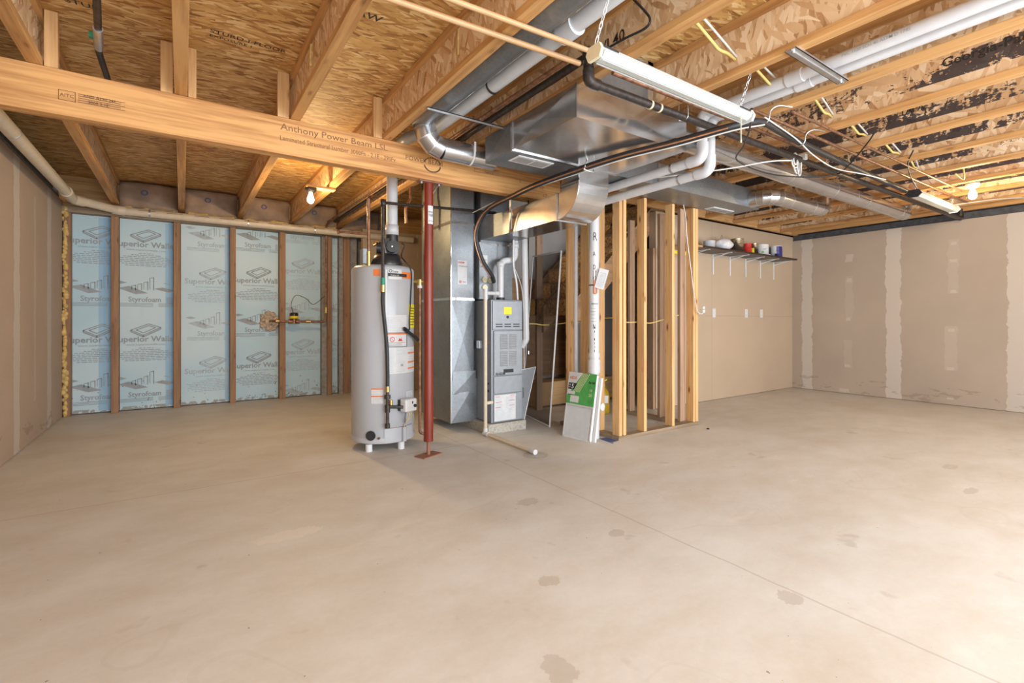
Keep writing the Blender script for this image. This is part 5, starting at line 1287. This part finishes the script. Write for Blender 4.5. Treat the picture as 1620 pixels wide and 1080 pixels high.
for j in range(n2 + 1):
    ph = PI * j / n2
    for i in range(n1):
        a = 2 * PI * i / n1; q = 1 + .13 * math.sin(5 * a + j) * math.sin(ph) + random.uniform(-.04, .04)
        vs.append((5.88 + .135 * q * math.sin(ph) * math.cos(a), 3.69 + .11 * q * math.sin(ph) * math.sin(a), sz + .085 + .083 * math.cos(ph) * (1 if j not in (0,) else 1)))
m.add(vs, [(j * n1 + i, j * n1 + (i + 1) % n1, (j + 1) * n1 + (i + 1) % n1, (j + 1) * n1 + i) for j in range(n2) for i in range(n1)], True)
bg = thing('plastic_bag', 'crumpled white plastic bag bundle on the alcove shelf', 'bag', (5.88, 3.69, sz))
obj('bag', m, 'cloth', bg)
obj('wire_handle', MB().tube(smooth([(5.82, 3.69, sz + .15), (5.85, 3.69, sz + .205), (5.88, 3.69, sz + .15)], 5), .002, n=5), 'iron', bg)
single('white_tub', MB().lathe([(.001, .001), (.066, .001), (.072, .095), (.076, .10), (.07, .103), (.001, .103)], (5.56, 3.68, sz), 28), 'pvc', 'short white tub at the left end of the dark shelf', 'tub')
jr = thing('glass_jar', 'clear glass jar on the pale end of the alcove shelf', 'jar', (5.15, 3.70, sz))
obj('glass', MB().lathe([(.001, .001), (.042, .001), (.045, .015), (.045, .085), (.036, .11), (.036, .13), (.033, .13), (.033, .108), (.041, .083), (.041, .012), (.001, .006)], (5.16, 3.68, sz), 28), 'glass', jr)
single('spirit_level', MB().box(4.55, 5.1, 3.62, 3.65, 1.86, 1.90), 'yellow', 'yellow level seen between the studs under the alcove shelf', 'level')
# outlets on the alcove wall
for x, lb in ((5.932, 'white blank cover plate on the alcove wall, nearest the closet'), (6.72, 'white outlet plate on the alcove wall, middle of three'), (7.128, 'white outlet plate on the alcove wall, right one of three')):
    ro = thing('cover_plate', lb, 'outlet', (x, 3.855, 1.13), 'cover plates on the alcove wall')
    obj('plate', MB().box(x - .035, x + .035, 3.853, 3.859, 1.115, 1.235), 'white', ro, bevel=.002)
    if x > 6: obj('sockets', MB().box(x - .017, x + .017, 3.851, 3.8535, 1.13, 1.165).box(x - .017, x + .017, 3.851, 3.8535, 1.185, 1.22), 'label', ro)

# ================================================================== CABLES AT THE CEILING
bc_ = thing('black_cable', 'black cable looping beside the plenum and along the web of its nearest joist', 'cable', (1.85, 2.4, 2.49))
obj('cable', MB().tube(smooth([(1.83, 1.66, 2.70), (1.85, 1.591, 2.602), (1.85, 1.54, 2.52), (1.85, 1.571, 2.49), (1.85, 1.72, 2.505), (1.85, 1.97, 2.512), (1.85, 2.36, 2.51), (1.85, 2.95, 2.53), (1.85, 3.38, 2.50)], 6), .006, n=7), 'blackrub', bc_)
def nm(pts, mat, lab, r=.006):
    return single('cable', MB().tube(smooth(pts, 5), r, n=7), mat, lab, 'cable')
wires = [((1.96, 1.42, 2.50), (2.515, 1.499, 2.524), 'first bay right of the plenum corner'), ((2.6, 1.494, 2.50), (3.145, 1.558, 2.552), 'bay holding the white vent pipes'), ((3.22, 1.45, 2.48), (3.78, 1.535, 2.52), 'first bay right of the white vent pipes'),
         ((3.87, 1.504, 2.48), (4.41, 1.552, 2.528), 'second bay right of the white vent pipes'), ((4.5, 1.508, 2.475), (5.04, 1.531, 2.50), 'third bay right of the white vent pipes'), ((5.13, 1.514, 2.47), (5.68, 1.59, 2.50), 'fourth bay right of the white vent pipes')]
for a, b, lb in wires:
    a, b = Vector(a), Vector(b); d = b - a
    nm([a + Z * .04, a + d * .45 - Z * .012, a + d * .62 - Z * .03, a + d * .8 - Z * .018, b + Y * .01 - Z * .01], 'yelcab', 'yellow cable sagging through the joist webs, %s' % lb, .008)
    nm([a + Z * .05 - Y * .03, a + d * .5 + Z * .02 - Y * .02, b], 'whcab', 'white cable through the joist webs, %s' % lb, .006)
nm([(5.75, 1.30, 2.50), (5.95, 1.33, 2.41), (6.05, 1.36, 2.40), (5.9, 1.38, 2.43)], 'yelcab', 'loop of pale cable left of the right bulb', .007)
wc = thing('coiled_cord', 'white extension cord coiled and hung from the black gas main', 'cord', (3.87, 1.9, 2.2))
m = MB()
for q in range(5):
    a = q * .7; pts = [(3.93 + .02 * q - .05 * math.sin(t) * (1 if q % 2 else .6), 1.86 + .02 * math.sin(a), 2.325 - .075 * (1 - math.cos(t)) * (.6 + .12 * q) + .05) for t in [2 * PI * k / 12 for k in range(13)]]
    m.tube(pts, .0055, n=6)
m.tube(smooth([(3.93, 1.87, 2.32), (3.70, 1.95, 2.29), (3.45, 2.15, 2.24), (3.1, 2.62, 2.22), (3.9, 2.70, 2.215)][:4], 6), .0055, n=6)
obj('cord', m, 'whcab', wc); obj('plug', MB().box(4.02, 4.06, 1.83, 1.87, 2.34, 2.38), 'white', wc)
nm([(2.66, 1.50, 2.20), (2.85, 1.62, 2.22), (3.10, 1.80, 2.24), (3.40, 2.02, 2.262), (3.9, 2.06, 2.262), (4.35, 1.99, 2.29), (4.62, 1.86, 2.325), (4.45, 1.70, 2.325), (4.19, 1.48, 2.38), (4.1, 1.40, 2.42)], 'blackrub', 'black cord drooping from the lamp end under the ceiling pipes', .0055)
nm([(2.97, 1.585, 2.33), (3.486, 1.65, 2.33), (3.9, 1.715, 2.31), (4.4, 1.77, 2.315), (4.78, 1.715, 2.32), (5.2, 1.69, 2.335)], 'whcab', 'white cable lying along the insulated line right of the lamp', .005)
nm([(6.93, 1.64, 2.33), (7.4, 1.3, 2.40), (8.04, .9, 2.41)], 'whcab', 'white cable from the far lamp to the right wall', .005)
for x, y in ((3.03, 1.62), (3.62, 1.68)):
    single('pipe_hook', MB().tube(smooth([(x + .14, y - .10, 2.418), (x + .04, y - .07, 2.414), (x, y - .04, 2.385), (x - .005, y - .03, 2.33), (x, y - .0, 2.315), (x + .01, y + .03, 2.33)], 5), .005, n=8), 'strap',
           'grey hook holding the insulated line, %s' % ('by the lamp end' if x < 3.3 else 'further right'), 'hook')
